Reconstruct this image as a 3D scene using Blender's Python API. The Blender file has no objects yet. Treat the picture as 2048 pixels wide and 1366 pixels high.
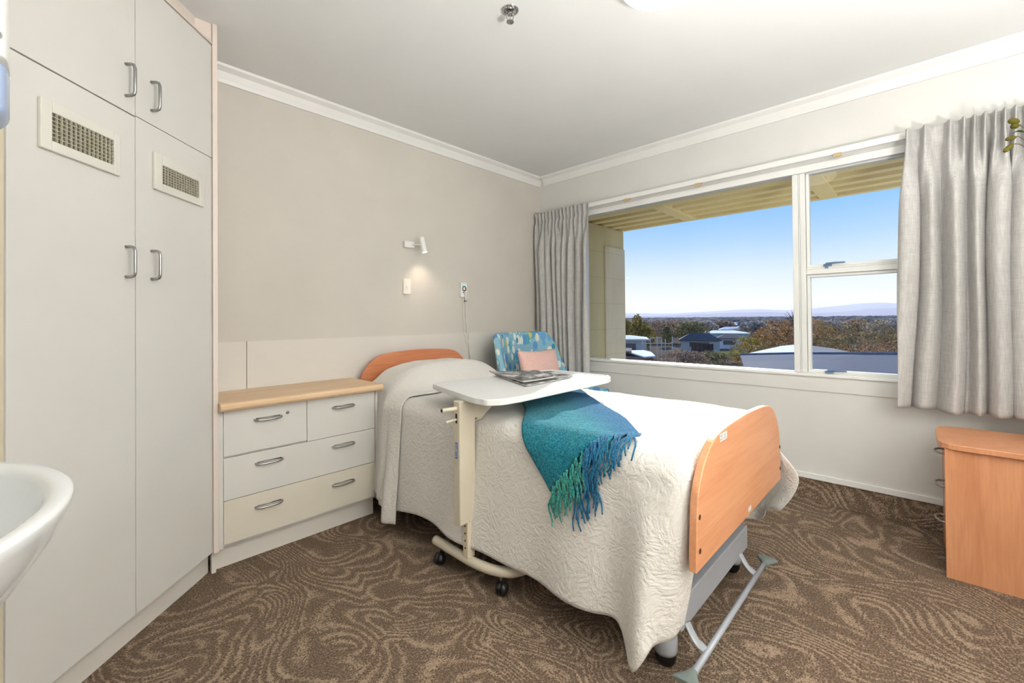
import bpy, bmesh, math, random
from math import sin, cos, pi, radians, exp, sqrt, floor
from mathutils import Vector, Matrix, noise as mnoise
random.seed(7)
S = bpy.context.scene
C = S.collection

# ------------------------------------------------------------------ camera
cam_d = bpy.data.cameras.new('camera'); cam = bpy.data.objects.new('camera', cam_d); C.objects.link(cam)
YAW, PITCH, ROLL = 0.810387, 0.0082442, -0.0085532
f = Vector((sin(YAW)*cos(PITCH), cos(YAW)*cos(PITCH), sin(PITCH)))
r0 = Vector((cos(YAW), -sin(YAW), 0)); u0 = r0.cross(f)
r = cos(ROLL)*r0 + sin(ROLL)*u0; u = -sin(ROLL)*r0 + cos(ROLL)*u0
m = Matrix(((r.x, u.x, -f.x, 0), (r.y, u.y, -f.y, 0), (r.z, u.z, -f.z, 1.2), (0, 0, 0, 1)))
cam.matrix_world = m
cam_d.sensor_width = 36; cam_d.lens = 869.69/2048*36
cam_d.shift_y = -(683-630.1)/2048
cam_d.clip_start = 0.02; cam_d.clip_end = 9000
S.camera = cam
S.view_settings.view_transform = 'Standard'; S.view_settings.look = 'None'
S.view_settings.gamma = 1.0; S.view_settings.use_curve_mapping = False
S.view_settings.exposure = 0.0

def lin(c):
    return tuple(((v/255)/12.92 if v/255 <= 0.04045 else ((v/255+0.055)/1.055)**2.4) for v in c[:3]) + (1,)

# ------------------------------------------------------------------ sky
w = bpy.data.worlds.new('sky'); S.world = w; w.use_nodes = True
nt = w.node_tree; nt.nodes.clear()
out = nt.nodes.new('ShaderNodeOutputWorld'); bg = nt.nodes.new('ShaderNodeBackground')
tc = nt.nodes.new('ShaderNodeTexCoord'); sep = nt.nodes.new('ShaderNodeSeparateXYZ'); cr = nt.nodes.new('ShaderNodeValToRGB')
nt.links.new(tc.outputs['Generated'], sep.inputs[0]); nt.links.new(sep.outputs['Z'], cr.inputs[0])
nt.links.new(cr.outputs[0], bg.inputs[0]); nt.links.new(bg.outputs[0], out.inputs[0])
el = cr.color_ramp.elements
el[0].position = 0.0; el[0].color = lin((243, 243, 250))
el[1].position = 1.0; el[1].color = lin((70, 130, 225))
for p, c in ((0.03, (250, 251, 255)), (0.085, (228, 240, 255)), (0.15, (184, 216, 255)), (0.22, (140, 194, 255)), (0.30, (112, 172, 250)), (0.5, (100, 160, 240))):
    e = el.new(p); e.color = lin(c)
bg.inputs[1].default_value = 1.15

# ------------------------------------------------------------------ sun
SUN_AZ, SUN_EL = radians(21.8), radians(22.7)      # from +x towards +y, and above the horizon
sd = bpy.data.lights.new('sun', 'SUN'); so = bpy.data.objects.new('sun', sd); C.objects.link(so)
sv = Vector((-cos(SUN_AZ)*cos(SUN_EL), -sin(SUN_AZ)*cos(SUN_EL), -sin(SUN_EL)))
so.rotation_euler = sv.to_track_quat('-Z', 'Y').to_euler(); so.location = (20, 8, 12)
sd.energy = 6.6; sd.angle = radians(0.6); sd.color = (1.0, 0.965, 0.92)

# unseen spots added behind the camera as fill, standing in for bounced flash
def fill_spot(loc, aim, energy, size):
    l = bpy.data.lights.new('flash_fill', 'SPOT'); l.energy = energy; l.spot_size = radians(size); l.spot_blend = 1.0; l.shadow_soft_size = 0.15; l.color = (1.0, 0.985, 0.96)
    o = bpy.data.objects.new('flash_fill', l); C.objects.link(o); o.location = loc
    o.rotation_euler = (Vector(aim)-Vector(loc)).to_track_quat('-Z', 'Y').to_euler()
fill_spot((1.1, -0.30, 1.15), (1.1, -1.15, 1.95), 400, 150)
fill_spot((1.0, -0.85, 0.9), (1.05, -0.75, 2.6), 330, 165)
LAMP_E, FILL_E, SPOT_E = 3.6, 12.0, 1.3

# ------------------------------------------------------------------ helpers
WL = {}
def newobj(name, data):
    o = bpy.data.objects.new(name, data); C.objects.link(o); return o
def tag(o, label=None, cat=None, group=None, kind=None):
    if label: o['label'] = label
    if cat: o['category'] = cat
    if group: o['group'] = group
    if kind: o['kind'] = kind
    return o
def thing(name, label, cat, loc=(0, 0, 0), group=None):
    o = newobj(name, None); o.location = loc; o.empty_display_size = 0.1; WL[o] = Vector(loc)
    return tag(o, label, cat, group)
def obj(name, bm, mat, parent=None, smooth=False, bevel=0, seg=2, sub=0, loc=None, solid=0, label=None):
    base = WL[parent] if parent else Vector(loc) if loc else Vector((0, 0, 0))
    if base.length > 0: bmesh.ops.translate(bm, verts=bm.verts, vec=-base)
    bmesh.ops.recalc_face_normals(bm, faces=bm.faces)
    me = bpy.data.meshes.new(name); bm.to_mesh(me); bm.free()
    for mm in (mat if isinstance(mat, (list, tuple)) else [mat]): me.materials.append(mm)
    o = newobj(name, me)
    if parent: o.parent = parent; WL[o] = base
    else: o.location = base; WL[o] = base
    if smooth:
        for p in me.polygons: p.use_smooth = True
    if solid:
        md = o.modifiers.new('solid', 'SOLIDIFY'); md.thickness = solid; md.offset = 0
    if bevel:
        md = o.modifiers.new('bevel', 'BEVEL'); md.width = bevel; md.segments = seg; md.limit_method = 'ANGLE'; md.angle_limit = radians(40)
    if sub:
        md = o.modifiers.new('sub', 'SUBSURF'); md.levels = sub; md.render_levels = sub
    if label: o['label'] = label
    return o
def BM(): return bmesh.new()
def box(bm, x0, x1, y0, y1, z0, z1, M=None, mi=0):
    vs = [bm.verts.new((x, y, z)) for x in (x0, x1) for y in (y0, y1) for z in (z0, z1)]
    if M: 
        for v in vs: v.co = M @ v.co
    fs = []
    for q in ((0, 1, 3, 2), (4, 6, 7, 5), (0, 4, 5, 1), (2, 3, 7, 6), (0, 2, 6, 4), (1, 5, 7, 3)):
        fc = bm.faces.new([vs[i] for i in q]); fc.material_index = mi; fs.append(fc)
    return vs
def cbox(c, s, M=None):
    b = BM(); box(b, c[0]-s[0]/2, c[0]+s[0]/2, c[1]-s[1]/2, c[1]+s[1]/2, c[2]-s[2]/2, c[2]+s[2]/2, M); return b
def prism(bm, poly, z0, z1, M=None):
    lo = [bm.verts.new((p[0], p[1], z0)) for p in poly]; hi = [bm.verts.new((p[0], p[1], z1)) for p in poly]
    n = len(poly)
    bm.faces.new(lo[::-1]); bm.faces.new(hi)
    for i in range(n): bm.faces.new((lo[i], lo[(i+1) % n], hi[(i+1) % n], hi[i]))
    if M:
        for v in lo+hi: v.co = M @ v.co
def frames(pts, closed=False):
    pts = [Vector(p) for p in pts]; n = len(pts); fr = []
    t0 = (pts[1]-pts[0]).normalized(); up = Vector((0, 0, 1)) if abs(t0.z) < 0.95 else Vector((1, 0, 0))
    a = t0.cross(up).normalized(); 
    for i in range(n):
        if i == 0: t = pts[1]-pts[0]
        elif i == n-1: t = pts[-1]-pts[-2]
        else: t = (pts[i+1]-pts[i]).normalized()+(pts[i]-pts[i-1]).normalized()
        t = t.normalized(); a = (a - t*a.dot(t)).normalized(); b = t.cross(a)
        fr.append((pts[i], a, b))
    return fr
def tube(bm, pts, rad, seg=10, caps=True, flat=1.0):
    rings = []
    R = rad if isinstance(rad, (list, tuple)) else [rad]*len(pts)
    for (p, a, b), rr in zip(frames(pts), R):
        rings.append([bm.verts.new(p + a*(rr*cos(2*pi*k/seg)) + b*(rr*flat*sin(2*pi*k/seg))) for k in range(seg)])
    for i in range(len(rings)-1):
        for k in range(seg):
            bm.faces.new((rings[i][k], rings[i][(k+1) % seg], rings[i+1][(k+1) % seg], rings[i+1][k]))
    if caps: bm.faces.new(rings[0][::-1]); bm.faces.new(rings[-1])
def cyl(bm, p0, p1, rad, seg=20): tube(bm, [p0, p1], rad, seg)
def spline(pts, n=8):
    pts = [Vector(p) for p in pts]; P = [pts[0]*2-pts[1]] + pts + [pts[-1]*2-pts[-2]]; res = []
    for i in range(1, len(P)-2):
        for k in range(n):
            t = k/n; a, b, c, d = P[i-1], P[i], P[i+1], P[i+2]
            res.append(0.5*((2*b)+(c-a)*t+(2*a-5*b+4*c-d)*t*t+(3*b-a-3*c+d)*t**3))
    res.append(pts[-1]); return res
def lathe(bm, prof, c, seg=32, axis=None):
    M = Matrix.Translation(c)
    if axis: M = M @ Vector(axis).to_track_quat('Z', 'Y').to_matrix().to_4x4()
    rings = []
    for (rr, z) in prof:
        rings.append([bm.verts.new(M @ Vector((max(rr, 1e-4)*cos(2*pi*k/seg), max(rr, 1e-4)*sin(2*pi*k/seg), z))) for k in range(seg)])
    for i in range(len(rings)-1):
        for k in range(seg):
            bm.faces.new((rings[i][k], rings[i][(k+1) % seg], rings[i+1][(k+1) % seg], rings[i+1][k]))
    bm.faces.new(rings[0][::-1]); bm.faces.new(rings[-1])
def grid(bm, fn, nu, nv, close_u=False):
    V = [[bm.verts.new(fn(i/nu, j/nv)) for j in range(nv+1)] for i in range(nu+1 if not close_u else nu)]
    n = nu if not close_u else nu
    for i in range(n):
        for j in range(nv):
            a = V[i]; b = V[(i+1) % len(V)]
            bm.faces.new((a[j], b[j], b[j+1], a[j+1]))
    return V
def smooth01(a, b, x):
    t = max(0, min(1, (x-a)/(b-a))); return t*t*(3-2*t)

# ------------------------------------------------------------------ materials
class N:
    def __init__(s, name):
        s.m = bpy.data.materials.new(name); s.m.use_nodes = True; s.t = s.m.node_tree; s.b = s.t.nodes['Principled BSDF']; s.o = s.t.nodes['Material Output']
    def n(s, typ, **kw):
        x = s.t.nodes.new(typ)
        for k, v in kw.items():
            if k in x.inputs.keys() if isinstance(k, str) else False: x.inputs[k].default_value = v
            else: setattr(x, k, v)
        return x
    def l(s, a, b): s.t.links.new(a, b)
    def coord(s, scale=(1, 1, 1), rot=(0, 0, 0), loc=(0, 0, 0), kind='Object'):
        t = s.n('ShaderNodeTexCoord'); mp = s.n('ShaderNodeMapping'); mp.inputs['Scale'].default_value = scale; mp.inputs['Rotation'].default_value = rot; mp.inputs['Location'].default_value = loc
        s.l(t.outputs[kind], mp.inputs[0]); return mp.outputs[0]
    def noise(s, co, scale, detail=3, rough=0.5, dist=0.0):
        x = s.n('ShaderNodeTexNoise'); x.inputs['Scale'].default_value = scale; x.inputs['Detail'].default_value = detail; x.inputs['Roughness'].default_value = rough; x.inputs['Distortion'].default_value = dist
        s.l(co, x.inputs['Vector']); return x.outputs['Fac']
    def vor(s, co, scale, feature='F1', out='Distance', rnd=1.0):
        x = s.n('ShaderNodeTexVoronoi'); x.feature = feature; x.inputs['Scale'].default_value = scale; x.inputs['Randomness'].default_value = rnd
        s.l(co, x.inputs['Vector']); return x.outputs[out]
    def ramp(s, fac, stops, interp='LINEAR'):
        x = s.n('ShaderNodeValToRGB'); cr = x.color_ramp; cr.interpolation = interp
        while len(cr.elements) < len(stops): cr.elements.new(0.5)
        for e, (p, c) in zip(cr.elements, stops): e.position = p; e.color = c if len(c) == 4 else lin(c)
        s.l(fac, x.inputs[0]); return x.outputs[0]
    def math(s, op, a, b=0.0, c=None):
        x = s.n('ShaderNodeMath'); x.operation = op
        for i, v in enumerate((a, b) if c is None else (a, b, c)):
            if isinstance(v, (int, float)): x.inputs[i].default_value = v
            else: s.l(v, x.inputs[i])
        return x.outputs[0]
    def mix(s, fac, a, b, mode='MIX'):
        x = s.n('ShaderNodeMix'); x.data_type = 'RGBA'; x.blend_type = mode
        for i, v in ((0, fac), (6, a), (7, b)):
            if isinstance(v, (int, float)): x.inputs[i].default_value = v
            elif isinstance(v, tuple): x.inputs[i].default_value = v if len(v) == 4 else lin(v)
            else: s.l(v, x.inputs[i])
        return x.outputs[2]
    def col(s, v):
        if isinstance(v, tuple): s.b.inputs['Base Color'].default_value = lin(v)
        else: s.l(v, s.b.inputs['Base Color'])
        return s
    def set(s, **kw):
        for k, v in kw.items(): s.b.inputs[k.replace('_', ' ')].default_value = v
        return s
    def bump(s, h, strength=0.3, dist=0.01):
        x = s.n('ShaderNodeBump'); x.inputs['Strength'].default_value = strength; x.inputs['Distance'].default_value = dist
        s.l(h, x.inputs['Height']); s.l(x.outputs[0], s.b.inputs['Normal']); return s

def plain(name, c, rough=0.5, metal=0.0, var=0.03, bump=0.0, bscale=60, spec=0.5):
    q = N(name); q.set(Roughness=rough, Metallic=metal); q.b.inputs['Specular IOR Level'].default_value = spec
    co = q.coord()
    n1 = q.noise(co, 3.0, 4)
    lo = tuple(int(v*(1-var)) for v in c); hi = tuple(min(255, int(v*(1+var))) for v in c)
    q.col(q.ramp(n1, [(0.3, lo), (0.7, hi)]))
    if bump: q.bump(q.noise(co, bscale, 3), bump, 0.003)
    return q.m
M = {}
M['wall'] = plain('wall_beige', (204, 199, 190), 0.75, var=0.012, bump=0.08, bscale=180)
M['dado'] = plain('wall_cream', (216, 211, 203), 0.6, var=0.01)
M['wallw'] = plain('wall_offwhite', (216, 215, 211), 0.7, var=0.012, bump=0.08, bscale=180)
M['ceil'] = plain('ceiling_white', (226, 227, 226), 0.85, var=0.008)
M['trim'] = plain('trim_white', (232, 232, 229), 0.4, var=0.01)
M['alu'] = plain('window_white', (226, 227, 224), 0.35, var=0.01)
M['cream'] = plain('cabinet_cream', (212, 210, 205), 0.42, var=0.012)
M['creamy'] = plain('cabinet_yellowed', (213, 207, 192), 0.42, var=0.012)
M['pink'] = plain('filler_pinkish', (220, 207, 197), 0.5, var=0.012)
M['edge'] = plain('edge_brown', (120, 104, 84), 0.7)
M['dark'] = plain('dark_gap', (34, 30, 27), 0.9)
M['steel'] = plain('brushed_steel', (168, 168, 168), 0.32, 1.0)
M['chrome'] = plain('chrome', (200, 200, 200), 0.12, 1.0)
M['vent'] = plain('vent_plastic', (214, 212, 203), 0.45)
M['ventg'] = plain('vent_grid', (188, 183, 165), 0.5)
M['plast'] = plain('white_plastic', (232, 232, 228), 0.35)
M['table'] = plain('table_top_white', (226, 227, 226), 0.38, var=0.008)
M['putty'] = plain('powdercoat_putty', (202, 193, 173), 0.42, var=0.01)
M['black'] = plain('black_plastic', (24, 24, 25), 0.35)
M['greym'] = plain('bed_grey_metal', (158, 162, 168), 0.4, 0.1)
M['rubber'] = plain('pedal_rubber', (112, 122, 118), 0.6)
M['ceramic'] = plain('ceramic', (228, 230, 230), 0.08, var=0.004)
M['blueg'] = plain('translucent_blue', (150, 166, 196), 0.2)
M['labelw'] = plain('label_white', (222, 222, 218), 0.5)
M['blue'] = plain('label_blue', (36, 88, 160), 0.4)
M['ink'] = plain('ink', (40, 40, 42), 0.7)
M['latch'] = plain('latch_blue_grey', (104, 128, 160), 0.35, 0.4)
M['bracket'] = plain('beige_bracket', (196, 172, 130), 0.5)
M['teal'] = plain('teal', (52, 150, 150), 0.5)
M['magenta'] = plain('magenta', (186, 50, 90), 0.5)
M['greyd'] = plain('dark_grey', (80, 84, 90), 0.5)
M['matt'] = plain('mattress_grey', (120, 128, 138), 0.7)
M['window_glassd'] = plain('dark_window', (86, 92, 92), 0.2)

def emis(name, c, s):
    q = N(name); q.col(c); q.b.inputs['Emission Color'].default_value = lin(c); q.b.inputs['Emission Strength'].default_value = s; return q.m
def glass():
    q = N('window_pane'); t = q.t; q.b.inputs['Roughness'].default_value = 0.0
    tr = q.n('ShaderNodeBsdfTransparent'); gl = q.n('ShaderNodeBsdfGlossy'); gl.inputs['Roughness'].default_value = 0.0
    fr = q.n('ShaderNodeFresnel'); fr.inputs[0].default_value = 1.35; mx = q.n('ShaderNodeMixShader')
    q.l(fr.outputs[0], mx.inputs[0]); q.l(tr.outputs[0], mx.inputs[1]); q.l(gl.outputs[0], mx.inputs[2]); q.l(mx.outputs[0], q.o.inputs[0])
    tr.inputs[0].default_value = (0.97, 0.98, 0.98, 1); gl.inputs[0].default_value = (0.6, 0.6, 0.6, 1)
    return q.m
M['glass'] = glass()

def carpet(name):
    q = N(name); q.set(Roughness=0.95); q.b.inputs['Specular IOR Level'].default_value = 0.1
    co = q.coord()
    # sweeping feather lines: two families of contour lines, each over part of the floor
    warp = q.n('ShaderNodeTexNoise'); warp.inputs['Scale'].default_value = 1.3; warp.inputs['Detail'].default_value = 1; q.l(co, warp.inputs['Vector'])
    wa = q.n('ShaderNodeVectorMath'); wa.operation = 'MULTIPLY_ADD'; q.l(warp.outputs['Color'], wa.inputs[0]); wa.inputs[1].default_value = (1.3, 1.3, 1.3); q.l(co, wa.inputs[2])
    wv = wa.outputs[0]
    def fam(scale, mult, rot, sc):
        mp = q.n('ShaderNodeMapping'); mp.inputs['Rotation'].default_value = (0, 0, rot); mp.inputs['Scale'].default_value = sc; q.l(wv, mp.inputs[0])
        n = q.noise(mp.outputs[0], scale, 0.6, 0.4)
        return q.math('PINGPONG', q.math('MULTIPLY', n, mult), 0.5), n
    a, na = fam(1.9, 28, 0.5, (1, 0.45, 1)); b, nb = fam(2.2, 27, -0.9, (1, 0.4, 1)); c, nc_ = fam(2.0, 26, 2.0, (1, 0.45, 1))
    sel = q.noise(wv, 2.6, 0, 0.5)
    selr = q.ramp(sel, [(0.485, (0, 0, 0, 1)), (0.515, (1, 1, 1, 1))])
    sel2 = q.ramp(q.noise(q.coord(loc=(5, 3, 1)), 2.4, 0, 0.5), [(0.54, (0, 0, 0, 1)), (0.57, (1, 1, 1, 1))])
    lines = q.mix(sel2, q.mix(selr, a, b), c)
    fine = q.noise(co, 150, 2, 0.7)
    fine2 = q.vor(co, 210, 'F1')
    mid = q.noise(co, 55, 2, 0.6)
    lf = q.math('ADD', lines, q.math('MULTIPLY', q.math('SUBTRACT', fine, 0.5), 1.3))
    lf = q.math('ADD', lf, q.math('MULTIPLY', q.math('SUBTRACT', mid, 0.5), 0.7))
    brk = q.noise(q.coord(loc=(2, 7, 0)), 7, 2, 0.6)
    lf = q.math('ADD', lf, q.math('MULTIPLY', q.math('SUBTRACT', brk, 0.5), 0.7))
    ms = q.ramp(lf, [(0.24, (0, 0, 0, 1)), (0.50, (1, 1, 1, 1))])
    brown = q.mix(fine2, (92, 78, 66), (160, 140, 119))
    brown2 = q.mix(q.ramp(fine, [(0.35, (0, 0, 0, 1)), (0.65, (1, 1, 1, 1))]), (88, 71, 58), brown)
    tan = q.mix(fine2, (148, 127, 106), (194, 171, 147))
    fin = q.mix(q.math('MULTIPLY', ms, 0.75), brown2, tan)
    q.col(fin)
    q.bump(q.math('ADD', fine2, q.math('MULTIPLY', ms, 0.6)), 0.6, 0.006)
    return q.m
M['carpet'] = carpet('patterned_carpet')

def wood(name, c1, c2, axis='x', sc=1.0, rough=0.35):
    q = N(name); q.set(Roughness=rough)
    k = {'x': (1.2, 9, 14), 'z': (14, 9, 1.2), 'y': (9, 1.2, 14)}[axis]
    co = q.coord(tuple(v*sc for v in k))
    n1 = q.noise(co, 1.6, 5, 0.55, 0.6)
    k2 = {'x': (4, 60, 110), 'z': (110, 60, 4), 'y': (60, 4, 110)}[axis]
    n2 = q.noise(q.coord(tuple(v*sc for v in k2)), 2.0, 2, 0.5)
    fac = q.math('ADD', q.math('MULTIPLY', n1, 0.75), q.math('MULTIPLY', n2, 0.3))
    mid = tuple((a+b)//2 for a, b in zip(c1, c2))
    q.col(q.ramp(fac, [(0.34, c2), (0.52, mid), (0.70, c1)]))
    q.bump(n2, 0.04, 0.002)
    return q.m
M['beech'] = wood('beech_footboard', (222, 164, 122), (202, 138, 98), 'x')
M['beechh'] = wood('cherry_headboard', (206, 138, 98), (186, 112, 72), 'x')
M['beechz'] = wood('beech_cabinet', (214, 155, 114), (192, 129, 90), 'z')
M['beechd'] = wood('beech_edge', (204, 138, 88), (186, 118, 72), 'z')
M['lam'] = wood('pale_laminate', (222, 192, 156), (208, 176, 138), 'x', rough=0.45)

def cloth(name, c, c2, weave=300, bstr=0.25, trans=0.0, quilt=False, rough=0.9):
    q = N(name); q.set(Roughness=rough); q.b.inputs['Specular IOR Level'].default_value = 0.15
    q.b.inputs['Sheen Weight'].default_value = 0.25
    co = q.coord()
    if quilt:
        mpn = q.n('ShaderNodeTexNoise'); mpn.inputs['Scale'].default_value = 5; q.l(co, mpn.inputs['Vector'])
        wa = q.n('ShaderNodeVectorMath'); wa.operation = 'MULTIPLY_ADD'; q.l(mpn.outputs['Color'], wa.inputs[0]); wa.inputs[1].default_value = (0.25, 0.25, 0.25); q.l(co, wa.inputs[2])
        wv = wa.outputs[0]
        v1 = q.vor(wv, 62, 'SMOOTH_F1'); n1 = q.noise(wv, 105, 3, 0.6, 0.4); n2 = q.noise(wv, 24, 3, 0.5, 0.6); st = q.coord((8, 8, 160)); n3 = q.noise(st, 1.5, 2)
        h = q.math('ADD', q.math('MULTIPLY', n1, 1.0), q.math('MULTIPLY', v1, 1.1)); h = q.math('ADD', h, q.math('MULTIPLY', n2, 1.3)); h = q.math('ADD', h, q.math('MULTIPLY', n3, 0.18))
        q.col(q.mix(q.noise(co, 4, 2), c, c2)); q.bump(h, bstr, 0.008)
    else:
        hx = q.noise(q.coord((weave, 14, 14)), 1.0, 2, 0.6); hy = q.noise(q.coord((14, weave, 14)), 1.0, 2, 0.6); hz = q.noise(q.coord((14, 14, weave)), 1.0, 2, 0.6)
        h = q.math('ADD', q.math('ADD', hx, hy), hz)
        q.col(q.ramp(q.math('MULTIPLY', h, 0.333), [(0.40, c), (0.60, c2)])); q.bump(h, bstr, 0.002)
    if trans:
        tr = q.n('ShaderNodeBsdfTranslucent'); tr.inputs[0].default_value = lin(c2); mx = q.n('ShaderNodeMixShader'); mx.inputs[0].default_value = trans
        q.l(q.b.outputs[0], mx.inputs[1]); q.l(tr.outputs[0], mx.inputs[2]); q.l(mx.outputs[0], q.o.inputs[0])
    return q.m
M['spread'] = cloth('quilted_bedspread', (232, 228, 220), (237, 234, 228), quilt=True, bstr=0.5, trans=0.12)
M['curtain'] = cloth('grey_linen', (180, 178, 175), (214, 212, 209), weave=420, bstr=0.15, trans=0.16)
M['cushion'] = cloth('pink_linen', (224, 182, 170), (236, 198, 186), weave=400, bstr=0.15)

def chairfab():
    q = N('leaf_print_fabric'); q.set(Roughness=0.85); q.b.inputs['Specular IOR Level'].default_value = 0.2
    def layer(rot, sc, scale, thr, loc):
        co = q.coord(sc, rot, loc)
        x = q.n('ShaderNodeTexVoronoi'); x.inputs['Scale'].default_value = scale; x.inputs['Randomness'].default_value = 0.75; q.l(co, x.inputs['Vector'])
        mask = q.math('LESS_THAN', x.outputs['Distance'], thr)
        sp = q.n('ShaderNodeSeparateColor'); q.l(x.outputs['Color'], sp.inputs[0])
        return mask, sp.outputs[0]
    base = q.mix(q.noise(q.coord(), 3, 1), (128, 174, 196), (146, 190, 206))
    m1, c1 = layer((0.3, 0.6, 0.4), (1.3, 1.0, 0.75), 12, 0.44, (0, 0, 0))
    col1 = q.ramp(c1, [(0.0, (96, 148, 198)), (0.25, (222, 226, 218)), (0.48, (92, 162, 180)), (0.66, (106, 164, 210)), (0.82, (220, 214, 194))], 'CONSTANT')
    r1 = q.mix(m1, base, col1)
    m2, c2 = layer((0.9, -0.7, 0.8), (1.4, 1, 0.65), 15, 0.38, (3, 1, 2))
    col2 = q.ramp(c2, [(0.0, (222, 230, 226)), (0.35, (104, 164, 210)), (0.6, (218, 222, 208)), (0.78, (206, 190, 112)), (0.88, (60, 140, 164))], 'CONSTANT')
    r2 = q.mix(m2, r1, col2)
    q.col(r2); q.bump(q.noise(q.coord(), 400, 2), 0.1, 0.001)
    return q.m
M['chairf'] = chairfab()

def throwmat(name, c1, c2, c3, grad=None):
    q = N(name); q.set(Roughness=0.95); q.b.inputs['Specular IOR Level'].default_value = 0.1; q.b.inputs['Sheen Weight'].default_value = 0.15
    co = q.coord(); n1 = q.noise(co, 130, 3, 0.75); n2 = q.noise(co, 30, 3, 0.6, 1.0)
    nn = q.ramp(n1, [(0.36, (0, 0, 0, 1)), (0.66, (1, 1, 1, 1))])
    base = q.mix(nn, c1, c3)
    if grad:
        sx = q.n('ShaderNodeSeparateXYZ'); q.l(co, sx.inputs[0])
        uu = q.math('SUBTRACT', q.math('MULTIPLY', sx.outputs[0], 0.78), q.math('MULTIPLY', sx.outputs[1], 0.63))
        fac = q.math('MULTIPLY', q.math('ADD', q.math('ADD', uu, 0.15), q.math('MULTIPLY', q.math('SUBTRACT', n2, 0.5), 0.12)), 2.63)
        base = q.mix(q.ramp(fac, [(0.45, (0, 0, 0, 1)), (0.85, (1, 1, 1, 1))]), base, q.mix(nn, grad[0], grad[1]))
    q.col(base)
    q.bump(q.math('ADD', n1, q.math('MULTIPLY', n2, 0.5)), 1.0, 0.012)
    return q.m
M['throw'] = throwmat('teal_mohair', (2, 80, 108), (22, 130, 150), (26, 158, 174), ((4, 78, 124), (24, 122, 170)))
M['throwb'] = throwmat('blue_mohair', (12, 80, 124), (28, 112, 158), (46, 136, 178))
M['throwg'] = throwmat('green_mohair', (20, 112, 116), (44, 158, 148), (84, 194, 172))

def printmat():
    q = N('newsprint'); q.set(Roughness=0.5)
    co = q.coord((1, 1, 1)); n = q.noise(co, 9, 4, 0.6, 0.8); n2 = q.noise(q.coord((12, 90, 20)), 1.5, 3)
    pic = q.ramp(n, [(0.38, (28, 28, 30)), (0.5, (110, 110, 110)), (0.60, (220, 220, 218))])
    q.col(q.mix(q.ramp(n2, [(0.5, (0, 0, 0, 1)), (0.7, (1, 1, 1, 1))]), pic, q.mix(0.7, pic, (225, 224, 220))))
    return q.m
M['print'] = printmat()
M['paper'] = plain('paper', (224, 223, 218), 0.6)

def ext(name, c1, c2, scale=2.0, rough=1.0, bump=0):
    q = N(name); q.set(Roughness=rough); q.b.inputs['Specular IOR Level'].default_value = 0.0
    n = q.noise(q.coord(), scale, 4, 0.6); q.col(q.ramp(n, [(0.35, c1), (0.65, c2)]))
    if bump: q.bump(n, bump, 0.1)
    return q.m
M['soffit'] = ext('soffit_yellow', (220, 203, 150), (227, 211, 160), 1.5)
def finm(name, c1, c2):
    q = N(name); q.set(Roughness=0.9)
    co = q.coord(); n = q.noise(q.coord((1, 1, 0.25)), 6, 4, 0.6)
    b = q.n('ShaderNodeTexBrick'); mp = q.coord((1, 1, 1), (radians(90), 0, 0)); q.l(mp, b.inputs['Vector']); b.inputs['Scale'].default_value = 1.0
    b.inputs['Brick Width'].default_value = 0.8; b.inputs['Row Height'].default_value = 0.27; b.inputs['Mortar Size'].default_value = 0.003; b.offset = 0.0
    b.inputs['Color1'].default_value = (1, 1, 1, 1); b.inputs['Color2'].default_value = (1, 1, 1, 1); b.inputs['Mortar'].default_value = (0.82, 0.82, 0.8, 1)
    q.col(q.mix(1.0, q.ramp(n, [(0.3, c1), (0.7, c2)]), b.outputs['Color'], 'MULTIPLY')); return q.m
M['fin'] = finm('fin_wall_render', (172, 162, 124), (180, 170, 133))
M['finp'] = finm('fin_pale_render', (182, 173, 148), (192, 184, 162))
M['outwall'] = ext('outer_wall', (208, 200, 178), (216, 208, 186))
M['ground'] = ext('ground_scrub', (92, 84, 70), (120, 108, 94), 0.08)
M['lawn'] = ext('lawn', (98, 98, 58), (114, 110, 70), 0.3)
M['dirt'] = ext('bare_earth', (112, 86, 72), (122, 98, 84), 0.3)
M['hills'] = plain('hazy_hills', (232, 222, 216), 1.0, spec=0.0)  # distance haze carried by the pale colours of both ranges
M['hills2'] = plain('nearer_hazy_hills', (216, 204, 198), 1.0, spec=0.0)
M['plainfar'] = ext('far_plain', (120, 116, 114), (158, 152, 148), 0.012)
def leafm(name, c1, c2, c3):
    q = N(name); q.set(Roughness=0.9); q.b.inputs['Specular IOR Level'].default_value = 0.05; q.b.inputs['Transmission Weight'].default_value = 0.0
    n = q.noise(q.coord(), 1.3, 3, 0.7); cc = q.ramp(n, [(0.3, c1), (0.5, c2), (0.7, c3)]); q.col(cc); tr = q.n('ShaderNodeBsdfTranslucent'); q.l(cc, tr.inputs[0]); mx = q.n('ShaderNodeMixShader'); mx.inputs[0].default_value = 0.45; q.l(q.b.outputs[0], mx.inputs[1]); q.l(tr.outputs[0], mx.inputs[2]); q.l(mx.outputs[0], q.o.inputs[0]); return q.m
M['olive'] = leafm('olive_foliage', (96, 88, 40), (140, 124, 58), (176, 154, 76))
M['bronze'] = leafm('bronze_foliage', (104, 78, 52), (156, 116, 70), (178, 140, 88))
M['brownf'] = leafm('brown_twigs', (118, 98, 86), (148, 126, 108), (170, 150, 130))
M['magn'] = leafm('glossy_foliage', (88, 74, 48), (122, 104, 68), (176, 160, 122))
M['greenf'] = leafm('dull_green_foliage', (90, 88, 62), (122, 118, 84), (148, 142, 104))
M['redf'] = leafm('reddish_foliage', (110, 82, 66), (146, 110, 86), (168, 132, 104))
M['bark'] = plain('bark', (96, 82, 72), 0.9)
M['farf'] = leafm('far_tree_mass', (136, 132, 130), (158, 150, 142), (178, 170, 162))  # aerial haze put into the foliage colour as a lighter tone
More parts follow.
